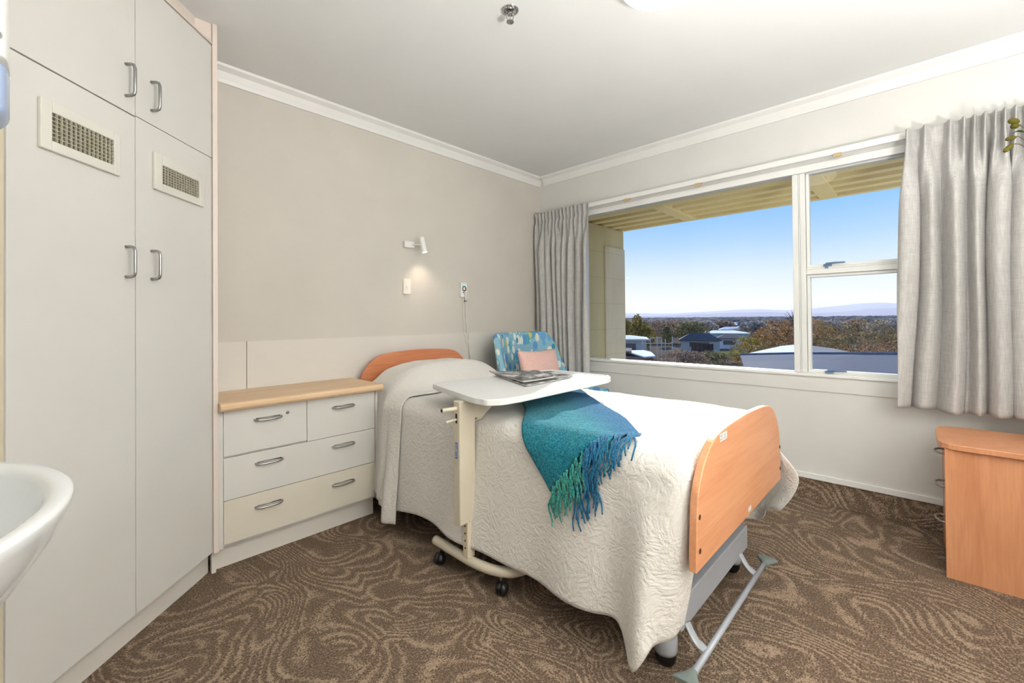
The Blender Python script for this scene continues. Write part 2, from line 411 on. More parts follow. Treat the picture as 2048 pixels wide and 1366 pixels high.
def roofm(name, c1, c2, ang=0.0, per=4.0, rough=0.9):
    q = N(name); q.set(Roughness=rough); q.b.inputs['Specular IOR Level'].default_value = 0.06
    wv = q.n('ShaderNodeTexWave'); wv.inputs['Scale'].default_value = per; q.l(q.coord(rot=(0, 0, ang)), wv.inputs['Vector'])
    q.col(q.ramp(wv.outputs['Fac'], [(0.1, c1), (0.6, c2)])); return q.m
M['roofw'] = roofm('white_roof', (226, 226, 230), (236, 236, 238))
M['roofb'] = roofm('blue_grey_roof', (106, 108, 112), (118, 120, 124), 0.35, 1.2)
M['roofg'] = roofm('grey_roof', (84, 80, 82), (98, 94, 95), 0.2, 1.0)
M['roofd'] = roofm('dark_roof', (76, 62, 58), (88, 74, 68), 0.2, 1.0)
M['housew'] = ext('house_wall_pale', (206, 210, 220), (214, 217, 226))
M['houseg'] = ext('house_wall_grey', (178, 178, 172), (190, 190, 184))
M['brick'] = ext('fence_brown', (134, 108, 98), (152, 124, 112), 1.0)
M['gfac'] = ext('green_cladding', (166, 196, 186), (180, 206, 198), 0.5)
M['scaff'] = plain('scaffold_pole', (212, 206, 206), 0.4)
M['pod'] = leafm('pod_green', (110, 104, 44), (142, 134, 72), (160, 150, 90))
M['leafg'] = leafm('leaf_green', (70, 96, 24), (96, 124, 34), (110, 138, 48))

# ------------------------------------------------------------------ the room
XW, YW, ZC = 3.40, 2.837, 2.613           # window wall, headboard wall, ceiling
XL, YB = -0.42, -1.15
def struct(name, bm, mat, parent=None, **k):
    o = obj(name, bm, mat, parent, **k)
    if not parent: o['kind'] = 'structure'
    return o
b = BM(); box(b, XL-0.12, XW+0.14, YB-0.12, YW+0.12, -0.1, 0.0); struct('floor', b, M['carpet'])
b = BM(); box(b, XL-0.12, XW+0.14, YB-0.12, YW+0.12, ZC, ZC+0.12); struct('ceiling', b, M['ceil'])
b = BM(); box(b, XL-0.12, XW+0.14, YW, YW+0.12, 0, ZC); struct('wall_headboard', b, M['wall'])
b = BM(); box(b, XL-0.12, XL, YB, YW, 0, ZC); struct('wall_left', b, M['wallw'])
b = BM(); box(b, XL-0.12, XW+0.14, YB-0.12, YB, 0, ZC); struct('wall_back', b, M['wallw'])
WY0, WY1, WZ0, WZ1 = -0.62, 2.34, 0.81, 2.165
b = BM()
box(b, XW, XW+0.14, YB, YW, 0, WZ0); box(b, XW, XW+0.14, YB, YW, WZ1, ZC)
box(b, XW, XW+0.14, YB, WY0, WZ0, WZ1); box(b, XW, XW+0.14, WY1, YW, WZ0, WZ1)
struct('wall_window', b, M['wallw'])
# cream dado panels above the dresser and bed
b = BM(); box(b, 0.53, 0.757, YW-0.012, YW-0.0005, 0.45, 1.083); box(b, 0.760, 2.43, YW-0.012, YW-0.0005, 0.45, 1.083); box(b, 2.433, XW-0.001, YW-0.012, YW-0.0005, 0.45, 1.083)
struct('trim_1', b, M['dado'], bevel=0.001)
# cornices
def cornice(name, pts_dir, p0, p1, nrm):
    b = BM(); prof = [(0.0005, 0), (0.0005, -0.083), (0.012, -0.083), (0.018, -0.066), (0.036, -0.03), (0.066, -0.014), (0.07, -0.0005), (0.0005, -0.0005)]
    prof = prof[1:]
    rings = []
    for p in (p0, p1): rings.append([b.verts.new((p[0]+nrm[0]*a, p[1]+nrm[1]*a, ZC+h)) for a, h in prof])
    n = len(prof)
    for k in range(n): b.faces.new((rings[0][k], rings[0][(k+1) % n], rings[1][(k+1) % n], rings[1][k]))
    b.faces.new(rings[0]); b.faces.new(rings[1][::-1])
    return struct(name, b, M['trim'])
cornice('trim_2', 0, (0.53, YW), (XW, YW), (0, -1)); cornice('trim_3', 0, (XW, YW-0.07), (XW, YB), (-1, 0))
# carpet turned up the window wall, with a thin white strip over it
b = BM(); grid(b, lambda a, t: Vector((XW-0.004-0.022*(1-sin(t*pi/2)) if t < 0.5 else XW-0.004-0.022*(1-sin(t*pi/2)), YB+a*(YW-YB), 0.002+0.14*t)), 1, 6); struct('baseboard_window', b, M['carpet'], solid=0.004)
b = BM(); box(b, XW-0.014, XW-0.0005, YB, YW-0.013, 0.142, 0.178); struct('trim_4', b, M['trim'], bevel=0.003)
b = BM(); box(b, XW-0.007, XW-0.0005, WY0-0.05, WY1+0.04, 0.715, 0.79); struct('trim_5', b, M['wallw'], bevel=0.001)

# window
win = thing('window_1', None, None, (XW+0.05, 1.0, WZ0)); win['kind'] = 'structure'
g = 0.0
fx0, fx1 = XW+0.015, XW+0.075
b = BM(); box(b, fx0, fx1, WY0, WY1, WZ0, WZ0+0.022); box(b, fx0, fx1, WY0, WY1, WZ1-0.012, WZ1)
box(b, fx0, fx1, WY0, WY0+0.03, WZ0+0.022, WZ1-0.012); box(b, fx0, fx1, WY1-0.03, WY1, WZ0+0.022, WZ1-0.012)
obj('window_frame', b, M['alu'], win, bevel=0.003)
b = BM(); box(b, XW-0.012, XW+0.014, WY0-0.06, WY1+0.05, WZ0-0.003, WZ0+0.016); obj('window_sill', b, M['trim'], win, bevel=0.004)
b = BM(); box(b, XW-0.014, XW+0.014, WY0-0.06, WY1+0.05, WZ1-0.022, WZ1+0.024); obj('window_head', b, M['trim'], win, bevel=0.003)
b = BM(); box(b, fx0-0.008, fx1, 0.607, 0.640, WZ0+0.022, WZ1-0.012); box(b, fx0-0.004, fx1, 0.598, 0.606, WZ0+0.022, WZ1-0.012); box(b, fx0-0.008, fx1, 0.567, 0.597, WZ0+0.022, WZ1-0.012)
obj('mullion', b, M['alu'], win, bevel=0.002)
b = BM(); box(b, fx0-0.008, fx1, WY0+0.03, 0.566, 1.472, 1.505); box(b, fx0-0.002, fx1, WY0+0.03, 0.566, 1.506, 1.516); obj('transom', b, M['alu'], win, bevel=0.002)
for (z0, z1) in ((WZ0+0.022, 1.471), (1.517, WZ1-0.012)):
    b = BM(); y0, y1 = WY0+0.032, 0.565; t = 0.018; x0, x1 = fx0+0.006, fx1-0.006
    box(b, x0, x1, y0, y1, z0, z0+t); box(b, x0, x1, y0, y1, z1-t, z1); box(b, x0, x1, y0, y0+t, z0+t, z1-t); box(b, x0, x1, y1-t, y1, z0+t, z1-t)
    sash = obj('sash', b, M['alu'], win, bevel=0.002)
    b = BM(); box(b, XW+0.045, XW+0.048, y0+t, y1-t, z0+t, z1-t); obj('pane', b, M['glass'], sash)
    b = BM(); yy = 0.46; box(b, x0-0.016, x0, yy-0.03, yy+0.012, z0+0.002, z0+0.018); tube(b, [(x0-0.014, yy, z0+0.018), (x0-0.02, yy-0.05, z0+0.020), (x0-0.018, yy-0.10, z0+0.020)], [0.007, 0.006, 0.004], 8)
    if z0 > 1.4: box(b, x0-0.014, x0-0.002, yy-0.012, yy+0.006, z0-0.012, z0+0.002)
    obj('latch', b, M['latch'], sash, smooth=False, bevel=0.001, label='blue grey metal latch')
b = BM(); box(b, XW+0.045, XW+0.048, 0.641, WY1-0.03, WZ0+0.022, WZ1-0.012); obj('pane', b, M['glass'], win)

# curtain rail
rail = thing('curtain_rail', 'white curtain rail running above the window between the two curtains', 'curtain rail', (XW-0.06, 1.0, 2.22))
b = BM(); box(b, XW-0.063, XW-0.047, -1.05, 2.80, 2.205, 2.243); obj('track', b, M['trim'], rail, bevel=0.003)
for y in (0.383, 1.231, 1.825):
    b = BM(); box(b, XW-0.0465, XW-0.0005, y-0.012, y+0.012, 2.215, 2.225); box(b, XW-0.071, XW-0.0635, y-0.02, y+0.02, 2.184, 2.208); box(b, XW-0.069, XW-0.04, y-0.015, y+0.015, 2.190, 2.196)
    obj('bracket', b, M['bracket'], rail, bevel=0.001, label='small beige bracket')

# curtains
def curtain(name, label, pleats, low, ytop, ybot, z1, z0, xc, seed, n=340, nz=70, amp=0.034, alow=0.05):
    def phase(P, y):
        L = len(P)
        if y <= P[0]: return (y-P[0])/(P[1]-P[0])
        if y >= P[-1]: return L-1+(y-P[-1])/(P[-1]-P[-2])
        for i in range(L-1):
            if y <= P[i+1]: return i+(y-P[i])/(P[i+1]-P[i])
    P = sorted(pleats); Q = sorted(low)
    rnd = random.Random(seed); off = [rnd.uniform(-1, 1) for _ in range(60)]; off2 = [rnd.uniform(0.65, 1.2) for _ in range(60)]
    def fn(a, t):
        z = z1+(z0-z1)*t; hh = z1-z
        y = ytop[0]+(ytop[1]-ytop[0])*a
        ph = phase(P, y); k = max(0, min(len(P)-1, int(floor(ph+0.5))))
        c = (0.5+0.5*cos(2*pi*ph))**4.0
        below = smooth01(0.085, 0.42, hh); b2 = smooth01(0.08, 0.15, hh)
        c2 = (0.5+0.5*cos(2*pi*ph))**1.4
        up = amp*(c*(1-b2)+c2*off2[k]*1.35*b2)
        yl = y+0.012*sin(hh*2.6+y*9)*smooth01(0.1, 1.0, hh)
        pq = phase(Q, yl); m_ = max(0, min(len(Q)-1, int(floor(pq+0.5))))
        fr = pq-floor(pq)
        w2 = (0.5+0.5*cos(2*pi*pq)); w2 = w2**(0.8+0.5*off2[m_+20])
        lo = alow*off2[m_+7]*w2 + 0.006*sin(2*pi*pq*2+m_*1.7+hh*1.5)
        x = xc-(up*(1-below)+lo*below)+0.35*amp+0.012*exp(-((hh-0.10)/0.02)**2)*c
        yb = ybot[0]+(ybot[1]-ybot[0])*a
        lean = 0.022*below*sin(2*pi*pq)*(0.6+0.5*off[m_+3])
        return Vector((x, y+(yb-y)*t+lean, z+(0.004*sin(a*20) if t > 0.98 else 0)))
    b = BM(); grid(b, fn, n, nz)
    o = obj(name, b, M['curtain'], None, smooth=True, solid=0.003, loc=(xc, (ytop[0]+ytop[1])/2, z0))
    tag(o, label, 'curtain')
    return o
lp = [2.80-0.043*i for i in range(13)]; lp += [2.232]
curtain('curtain', 'grey linen curtain bunched at the left end of the window, behind the blue armchair', lp, [2.80, 2.72, 2.655, 2.585, 2.52, 2.455, 2.385, 2.30, 2.195], (2.812, 2.185), (2.78, 2.19), 2.245, 0.665, 3.312, 3, n=380, amp=0.03, alow=0.062)
rp = [0.062, -0.01, -0.108, -0.158, -0.195, -0.232, -0.268, -0.30, -0.335, -0.372, -0.41, -0.45, -0.49, -0.54, -0.59, -0.64, -0.69, -0.74, -0.79, -0.84]
curtain('curtain', 'grey linen curtain hanging at the right end of the window, over the wooden bedside cabinet', rp, [0.055, -0.035, -0.13, -0.215, -0.29, -0.36, -0.45, -0.54, -0.63, -0.73, -0.83], (0.068, -0.86), (0.118, -0.86), 2.235, 0.685, 3.296, 11, n=620, amp=0.055, alow=0.10)

# ceiling light
cl = thing('ceiling_light', 'round white glowing ceiling light near the middle of the ceiling', 'ceiling light', (1.695, 0.765, ZC))
b = BM(); lathe(b, [(0.15, 0), (0.15, -0.02), (0.13, -0.025)], (1.695, 0.765, ZC-0.0005), 40); obj('base', b, M['plast'], cl, smooth=True)
b = BM(); lathe(b, [(0.148, -0.021), (0.160, -0.035), (0.155, -0.055), (0.13, -0.08), (0.085, -0.098), (0.04, -0.105), (0.001, -0.107)], (1.695, 0.765, ZC), 40)
obj('diffuser', b, emis('lit_diffuser', (255, 252, 244), LAMP_E), cl, smooth=True)
# unseen fill light added behind the camera, shaped as a ceiling light
fill_lt = thing('ceiling_light', 'added round fill light behind the camera, shaped like a ceiling light', 'ceiling light', (0.35, -0.55, ZC))
b = BM(); lathe(b, [(0.15, 0), (0.15, -0.02), (0.13, -0.025)], (0.35, -0.55, ZC-0.0005), 32); obj('base', b, M['plast'], fill_lt, smooth=True)
b = BM(); lathe(b, [(0.148, -0.021), (0.160, -0.035), (0.155, -0.055), (0.13, -0.08), (0.085, -0.098), (0.001, -0.105)], (0.35, -0.55, ZC), 32)
obj('diffuser', b, emis('fill_diffuser', (255, 250, 240), FILL_E), fill_lt, smooth=True)

# sprinkler
sp = thing('sprinkler_head', 'small chrome fire sprinkler head on the ceiling', 'sprinkler', (1.436, 1.362, ZC))
c0 = (1.436, 1.362, ZC-0.0005)
b = BM(); lathe(b, [(0.040, 0), (0.040, -0.003), (0.022, -0.008), (0.021, -0.004)], c0, 32); obj('rosette', b, M['chrome'], sp, smooth=True)
b = BM(); lathe(b, [(0.013, -0.002), (0.013, -0.02), (0.009, -0.024)], c0, 16)
for s in (-1, 1): tube(b, [(c0[0]+s*0.010, c0[1]-s*0.010, c0[2]-0.02), (c0[0]+s*0.012, c0[1]-s*0.012, c0[2]-0.035), (c0[0]+s*0.004, c0[1]-s*0.004, c0[2]-0.052)], 0.0025, 6)
cyl(b, (c0[0], c0[1], c0[2]-0.02), (c0[0], c0[1], c0[2]-0.05), 0.0025, 8)
obj('frame', b, M['chrome'], sp, smooth=False)
b = BM(); lathe(b, [(0.004, -0.050), (0.017, -0.053), (0.017, -0.056), (0.004, -0.060)], c0, 20); obj('deflector', b, M['steel'], sp)

# wall lamp
wl = thing('wall_lamp', 'small white cylindrical reading lamp on the beige wall above the bed', 'lamp', (1.86, YW, 1.765))
b = BM(); box(b, 1.800, 1.885, YW-0.030, YW-0.0005, 1.742, 1.790); obj('wall_plate', b, M['plast'], wl, bevel=0.004)
b = BM(); tube(b, [(1.868, YW-0.030, 1.765), (1.885, YW-0.070, 1.763), (1.893, YW-0.095, 1.760)], 0.005, 8); obj('arm', b, M['plast'], wl, smooth=True)
b = BM(); a0 = Vector((1.893, YW-0.108, 1.815)); a1 = Vector((1.911, YW-0.120, 1.705)); tube(b, [a0, a1], 0.0195, 24); obj('lamp_shade', b, M['plast'], wl, smooth=False, bevel=0.002)
b = BM(); dd = (a1-a0).normalized(); tube(b, [a1+dd*0.0005, a1+dd*0.003], 0.0175, 24); obj('bulb', b, emis('lit_bulb', (255, 247, 230), 9.0), wl)
sl = bpy.data.lights.new('reading_light', 'SPOT'); sl.energy = SPOT_E*2.2; sl.spot_size = radians(105); sl.spot_blend = 1.0; sl.color = (1.0, 0.80, 0.62); sl.shadow_soft_size = 0.015
slo = newobj('reading_light', sl); slo.location = a1+dd*0.012; slo.rotation_euler = (dd+Vector((0, 0.28, 0))).to_track_quat('-Z', 'Y').to_euler()

# switch and nurse call
sw = thing('light_switch', 'white plastic light switch plate below the wall lamp', 'switch', (1.825, YW, 1.452))
b = BM(); box(b, 1.797, 1.862, YW-0.010, YW-0.0005, 1.392, 1.507); obj('plate', b, plain('switch_ivory', (238, 232, 220), 0.4), sw, bevel=0.003)
b = BM(); box(b, 1.822, 1.838, YW-0.015, YW-0.0101, 1.438, 1.456); obj('rocker', b, M['plast'], sw, bevel=0.001)
nc = thing('nurse_call_unit', 'white call button unit with teal and magenta ring and hanging cord', 'call button', (2.382, YW, 1.446))
b = BM(); box(b, 2.350, 2.418, YW-0.014, YW-0.0005, 1.385, 1.507); pl = obj('plate', b, M['plast'], nc, bevel=0.004)
def ring(cx, cz, r1, r2, a0, a1, y, n=12):
    b = BM()
    V = [[b.verts.new((cx+rr*cos(a0+(a1-a0)*i/n), yy, cz+rr*sin(a0+(a1-a0)*i/n))) for (rr, yy) in ((r1, y), (r2, y), (r2, y+0.0015), (r1, y+0.0015))] for i in range(n+1)]
    for i in range(n):
        for k in range(4): b.faces.new((V[i][k], V[i][(k+1) % 4], V[i+1][(k+1) % 4], V[i+1][k]))
    b.faces.new(V[0]); b.faces.new(V[-1][::-1]); return b
yy = YW-0.0158
obj('button_ring', ring(2.384, 1.456, 0.012, 0.024, radians(20), radians(200), yy), M['teal'], nc, label='teal ring segment')
obj('button_ring', ring(2.384, 1.456, 0.012, 0.024, radians(202), radians(268), yy), M['magenta'], nc, label='magenta ring segment')
obj('button_ring', ring(2.384, 1.456, 0.012, 0.024, radians(270), radians(378), yy), M['greyd'], nc, label='grey ring segment')
b = BM(); lathe(b, [(0.006, 0), (0.006, 0.002), (0.001, 0.003)], (2.376, YW-0.0142, 1.424), 12, (0, -1, 0)); obj('button', b, M['greyd'], nc)
b = BM(); box(b, 2.384, 2.404, YW-0.026, YW-0.0142, 1.372, 1.428); obj('handset', b, M['vent'], nc, bevel=0.003)
b = BM(); tube(b, spline([(2.394, YW-0.02, 1.372), (2.396, YW-0.022, 1.3), (2.405, YW-0.022, 1.15), (2.425, YW-0.03, 0.95), (2.45, YW-0.05, 0.79)], 6), 0.0024, 6)
tube(b, spline([(2.372, YW-0.012, 1.385), (2.372, YW-0.012, 1.3), (2.378, YW-0.018, 1.10), (2.40, YW-0.022, 0.97)], 6), 0.0018, 6)
obj('cord', b, M['plast'], nc, smooth=True)
b = BM(); tube(b, [(2.383, YW-0.016, 1.352), (2.405, YW-0.018, 1.352)], 0.006, 8); obj('cord_clip', b, M['greyd'], nc)

# ------------------------------------------------------------------ corner wardrobe, set at 45 degrees
A0 = Vector((0.516, 2.446, 0)); DU = Vector((-0.70711, -0.70711, 0)); DN = Vector((0.70711, -0.70711, 0))
MW = Matrix(((DU.x, DN.x, 0, A0.x), (DU.y, DN.y, 0, A0.y), (0, 0, 1, 0), (0, 0, 0, 1)))   # local u, n, z
wd = thing('wardrobe', 'tall cream corner wardrobe with four doors and two vent grilles', 'wardrobe', (0.2, 2.13, 0))
UE = 0.861
def at(uu, n): v = MW @ Vector((uu, n, 0)); return (v.x, v.y)
b = BM(); prism(b, [at(0.003, -0.020), at(UE, -0.020), (XL+0.002, at(UE, -0.02)[1]), (XL+0.002, YW-0.002), (0.510, YW-0.002), (0.510, 2.452)], 0.108, 2.515); obj('body', b, M['cream'], wd)
b = BM(); prism(b, [at(0.02, -0.043), at(UE, -0.043), (XL+0.004, at(UE, -0.043)[1]), (XL+0.004, YW-0.004), (0.505, YW-0.004), (0.505, 2.50)], 0.0, 0.108); obj('plinth', b, M['dado'], wd)
def dbox(u0, u1, n0, n1, z0, z1):
    b = BM(); box(b, u0, u1, n0, n1, z0, z1, MW); return b
SE = 0.4356; gp = 0.0018
def pull(bm, uu, z0, z1, n0=0.0, dep=0.034, rad=0.0055, side=-1):
    pts = [(uu, n0, z1-0.006), (uu, n0+dep-0.014, z1-0.006), (uu, n0+dep-0.004, z1-0.010), (uu, n0+dep, z1-0.022), (uu, n0+dep, z0+0.022), (uu, n0+dep-0.004, z0+0.010), (uu, n0+dep-0.014, z0+0.006), (uu, n0, z0+0.006)]
    tube(bm, [MW @ Vector(p) for p in pts], rad, 10)
for nm, (u0, u1, z0, z1, hu, hz0, hz1, v) in enumerate(((SE+gp, UE, 0.112, 1.966, 0.478, 1.358, 1.480, (0.512, 0.782, 1.7195, 1.870, 0.537, 0.748, 1.751, 1.837)),
        (0.002, SE-gp, 0.112, 1.971, 0.362, 1.361, 1.482, (0.076, 0.358, 1.7215, 1.869, 0.106, 0.318, 1.754, 1.828)),
        (SE+gp, UE, 1.971, 2.510, 0.478, 2.021, 2.149, None), (0.002, SE-gp, 1.974, 2.510, 0.362, 2.022, 2.145, None))):
    d = obj('door', dbox(u0, u1, -0.0185, 0.0, z0, z1), M['cream'], wd, bevel=0.0012)
    b = BM(); pull(b, hu, hz0, hz1); obj('handle', b, M['steel'], d, smooth=True, label='brushed steel D handle')
    if v:
        b = BM(); t = 0.012
        U0, U1, Z0, Z1, gu0, gu1, gz0, gz1 = v
        for (a, c_, e, f_) in ((U0, gu0, Z0, Z1), (gu1, U1, Z0, Z1), (gu0, gu1, Z0, gz0), (gu0, gu1, gz1, Z1)): box(b, a, c_, 0.0002, t, e, f_, MW)
        vf = obj('vent_frame', b, M['vent'], d, bevel=0.003)
        b = BM(); nu, nz = 14, 7
        for i in range(1, nu): uu = gu0+(gu1-gu0)*i/nu; box(b, uu-0.0008, uu+0.0008, 0.0045, 0.011, gz0, gz1, MW)
        for i in range(1, nz): zz = gz0+(gz1-gz0)*i/nz; box(b, gu0, gu1, 0.006, 0.0105, zz-0.0008, zz+0.0008, MW)
        obj('vent_grille', b, M['ventg'], d)
        b = BM(); box(b, gu0, gu1, 0.0003, 0.0012, gz0, gz1, MW); obj('vent_backing', b, plain('vent_shadow', (112, 106, 88), 0.8), d)
b = BM(); box(b, 0.0, UE, -0.04, 0.004, 2.5155, 2.527, MW); obj('top_rail', b, M['pink'], wd, bevel=0.001)
b = BM(); prism(b, [(0.5125, 2.442), (0.5125, YW-0.002), (XL+0.002, YW-0.002), (XL+0.002, 1.90), (-0.06, 1.90), (0.4475, 2.442)], 2.528, ZC-0.0005); obj('bulkhead', b, M['pink'], wd)
b = BM(); box(b, 0.5135, 0.5335, 2.432, YW-0.002, 0.108, ZC-0.0005); obj('side_panel', b, M['pink'], wd, bevel=0.0015)
b = BM(); box(b, 0.5135, 0.531, 2.470, 2.4999, 0.0, 0.1075); obj('plinth_end', b, M['dado'], wd)
b = BM(); box(b, XL+0.001, -0.097, 1.842, 1.8585, 0, ZC-0.0005); struct('wall_return', b, plain('return_beige', (206, 196, 172), 0.7))

# ------------------------------------------------------------------ dresser
dr = thing('chest_of_drawers', 'cream chest of drawers with a pale wood top between wardrobe and bed', 'chest of drawers', (0.95, 2.64, 0))
YF = 2.445
b = BM(); box(b, 0.5345, 0.556, YF, YW-0.014, 0.110, 0.7695); box(b, 0.556, 1.342, YF+0.018, YW-0.014, 0.110, 0.7695); box(b, 1.3505, 1.366, YF, YW-0.014, 0.110, 0.7695); box(b, 1.342, 1.3505, YF+0.018, YW-0.014, 0.110, 0.7695); obj('carcass', b, M['cream'], dr, bevel=0.001)
b = BM(); box(b, 0.5345, 1.362, 2.500, YW-0.014, 0, 0.1095); obj('plinth', b, M['dado'], dr)
def nose(b):
    prof = [(YW-0.014, 0.770), (YW-0.014, 0.811), (2.412, 0.811), (2.400, 0.807), (2.393, 0.797), (2.393, 0.784), (2.399, 0.774), (2.410, 0.770)]
    L_ = [b.verts.new((0.5345, y, z)) for y, z in prof]; R_ = [b.verts.new((1.376, y, z)) for y, z in prof]
    n = len(prof)
    for k in range(n): b.faces.new((L_[k], L_[(k+1) % n], R_[(k+1) % n], R_[k]))
    b.faces.new(L_); b.faces.new(R_[::-1])
b = BM(); nose(b); obj('worktop', b, M['lam'], dr, bevel=0.001)
def pill(bm, xc, zc, wdt=0.125, h=0.014, y=YF, dep=0.022):
    pts = spline([(xc-wdt/2, y, zc), (xc-wdt/2+0.004, y-dep*0.6, zc-0.001), (xc-wdt/2+0.02, y-dep, zc-0.002), (xc, y-dep-0.002, zc-0.003), (xc+wdt/2-0.02, y-dep, zc-0.002), (xc+wdt/2-0.004, y-dep*0.6, zc-0.001), (xc+wdt/2, y, zc)], 5)
    tube(bm, pts, 0.0055, 8)
    tube(bm, [(xc-wdt/2+0.006, y-0.003, zc+0.006), (xc+wdt/2-0.006, y-0.003, zc+0.006)], 0.003, 6)
for (x0, x1, z0, z1, hs, mt) in ((0.5575, 0.944, 0.548, 0.768, (0.753,), 'cream'), (0.9465, 1.3465, 0.541, 0.768, (1.150,), 'cream'), (0.5575, 1.3465, 0.336, 0.545, (0.758, 1.149), 'cream'), (0.5575, 1.3465, 0.126, 0.333, (0.755, 1.148), 'creamy')):
    b = BM()
    if z0 == 0.336 or z0 == 0.548: pass
    box(b, x0, x1, YF, YF+0.0175, z0, z1 if z1 != 0.545 else 0.5385)
    d = obj('drawer', b, M[mt], dr, bevel=0.0012)
    for hx in hs:
        b = BM(); pill(b, hx, {0.548: 0.703, 0.541: 0.703, 0.336: 0.482, 0.126: 0.264}[z0]); obj('handle', b, M['steel'], d, smooth=True, label='brushed steel bow handle')
    if z0 == 0.548:
        b = BM(); lathe(b, [(0.0085, 0), (0.0085, 0.003), (0.007, 0.004), (0.0065, 0.0025), (0.003, 0.0025), (0.001, 0.004)], (0.846, YF, 0.715), 20, (0, -1, 0)); obj('lock', b, M['steel'], d, smooth=False)

# ------------------------------------------------------------------ bed
BX = 1.875
bed = thing('hospital_bed', 'adjustable care bed with wooden end boards on a grey metal base', 'bed', (BX, 1.65, 0))
def board(name, y0, y1, x0, x1, z0, z1, mt, lift=0.0):
    pts = []
    W = x1-x0
    shape = [(0, 0), (0.008, 0.34), (0.02, 0.56), (0.05, 0.72), (0.10, 0.85), (0.16, 0.935), (0.25, 0.975), (0.38, 0.992), (0.5, 1.0), (0.62, 0.992), (0.75, 0.975), (0.84, 0.935), (0.90, 0.85), (0.95, 0.72), (0.98, 0.56), (0.992, 0.34), (1, 0)]
    P = spline([(x0+W*a, 0, z0+(z1-z0)*h) for a, h in shape], 5)
    b = BM(); F = [b.verts.new((p.x, y0, p.z)) for p in P]; K = [b.verts.new((p.x, y1, p.z)) for p in P]
    n = len(P); b.faces.new(F); b.faces.new(K[::-1])
    for k in range(n): b.faces.new((F[k], F[(k+1) % n], K[(k+1) % n], K[k]))
    return obj(name, b, mt, bed, bevel=0.004, seg=3)
fb = board('footboard', 0.512, 0.537, 1.340, 2.402, 0.420, 0.818, M['beech'])
hb = board('headboard', 2.735, 2.760, 1.380, 2.370, 0.50, 0.978, M['beechh'])
for (x, z) in ((1.369, 0.583), (1.369, 0.479), (2.384, 0.577), (2.384, 0.475)):
    b = BM(); lathe(b, [(0.0085, 0), (0.0085, 0.001), (0.006, 0.0015), (0.001, 0.0015)], (x, 0.5118, z), 16, (0, -1, 0)); obj('screw_cap', b, plain('bolt_dark', (74, 44, 34), 0.5), fb)
b = BM(); box(b, 1.556, 1.628, 0.5105, 0.5116, 0.774, 0.800); obj('sticker', b, M['labelw'], fb, label='small white printed sticker at the top edge')
b = BM(); box(b, 1.868, 1.905, 0.5105, 0.5116, 0.436, 0.452); obj('sticker', b, M['labelw'], fb, label='tiny white sticker at the bottom edge')
b = BM()
for (x, z, s) in ((1.562, 0.779, 0.006), (1.571, 0.786, 0.006), (1.562, 0.792, 0.005), (1.574, 0.793, 0.005), (1.578, 0.779, 0.004)): box(b, x, x+s, 0.5100, 0.5104, z, z+s)
for k in range(4): box(b, 1.592, 1.620, 0.5100, 0.5104, 0.778+k*0.005, 0.7795+k*0.005)
obj('sticker_print', b, plain('faint_ink', (150, 140, 150), 0.6), fb)
b = BM()
for y in (0.60, 1.1, 1.65, 2.2, 2.66): box(b, 1.44, 2.31, y-0.02, y+0.02, 0.44, 0.475)
for x in (1.45, 2.26): box(b, x, x+0.04, 0.54, 2.734, 0.476, 0.515)
obj('frame', b, M['greym'], bed, bevel=0.003)
b = BM(); box(b, 1.45, 2.30, 0.60, 2.70, 0.516, 0.53); obj('deck', b, M['greym'], bed)
# base
b = BM(); box(b, 1.435, 2.175, 0.600, 0.635, 0.150, 0.250); box(b, 1.435, 2.175, 0.636, 0.69, 0.238, 0.250)
obj('cross_beam', b, M['greym'], bed, bevel=0.004)
b = BM(); box(b, 1.435, 2.175, 2.50, 2.56, 0.150, 0.250); obj('cross_beam', b, M['greym'], bed, bevel=0.004)
b = BM()
for x in (1.60, 2.08): box(b, x-0.02, x+0.02, 0.69, 2.50, 0.17, 0.21)
for x in (1.62, 2.06):
    tube(b, [(x, 0.8, 0.21), (x, 1.25, 0.45)], 0.02, 8); tube(b, [(x, 2.4, 0.21), (x, 1.95, 0.45)], 0.02, 8)
obj('lift_frame', b, M['greym'], bed)
def castor(x, y, hh=0.15):
    b = BM(); lathe(b, [(0.036, 0), (0.040, 0.012), (0.040, 0.055), (0.034, 0.066), (0.022, 0.075), (0.012, 0.10)], (x, y, 0.050), 24)
    c_ = obj('castor', b, M['greym'], bed, smooth=True)
    b = BM(); lathe(b, [(0.020, -0.014), (0.033, -0.013), (0.035, -0.006), (0.035, 0.006), (0.033, 0.013), (0.020, 0.014)], (x, y, 0.0355), 24, (1, 0.2, 0)); w_ = obj('wheel', b, M['black'], c_, smooth=True)
for x, y in ((1.455, 0.665), (2.195, 0.675), (2.195, 2.53)): castor(x, y)
b = BM(); lathe(b, [(0.036, 0), (0.040, 0.012), (0.040, 0.055), (0.022, 0.075), (0.012, 0.10)], (1.46, 2.56, 0.095), 24); c_ = obj('castor', b, M['greym'], bed, smooth=True)
b = BM(); lathe(b, [(0.020, -0.017), (0.048, -0.017), (0.052, -0.008), (0.052, 0.008), (0.048, 0.017), (0.020, 0.017)], (1.46, 2.52, 0.0525), 28, (1, 0.5, 0)); w_ = obj('wheel', b, M['black'], c_, smooth=True)
b = BM(); lathe(b, [(0.001, -0.020), (0.036, -0.020), (0.038, -0.0175), (0.038, 0.0175), (0.036, 0.020), (0.001, 0.020)], (1.46, 2.52, 0.0525), 28, (1, 0.5, 0)); obj('hub', b, M['greym'], c_, smooth=False)
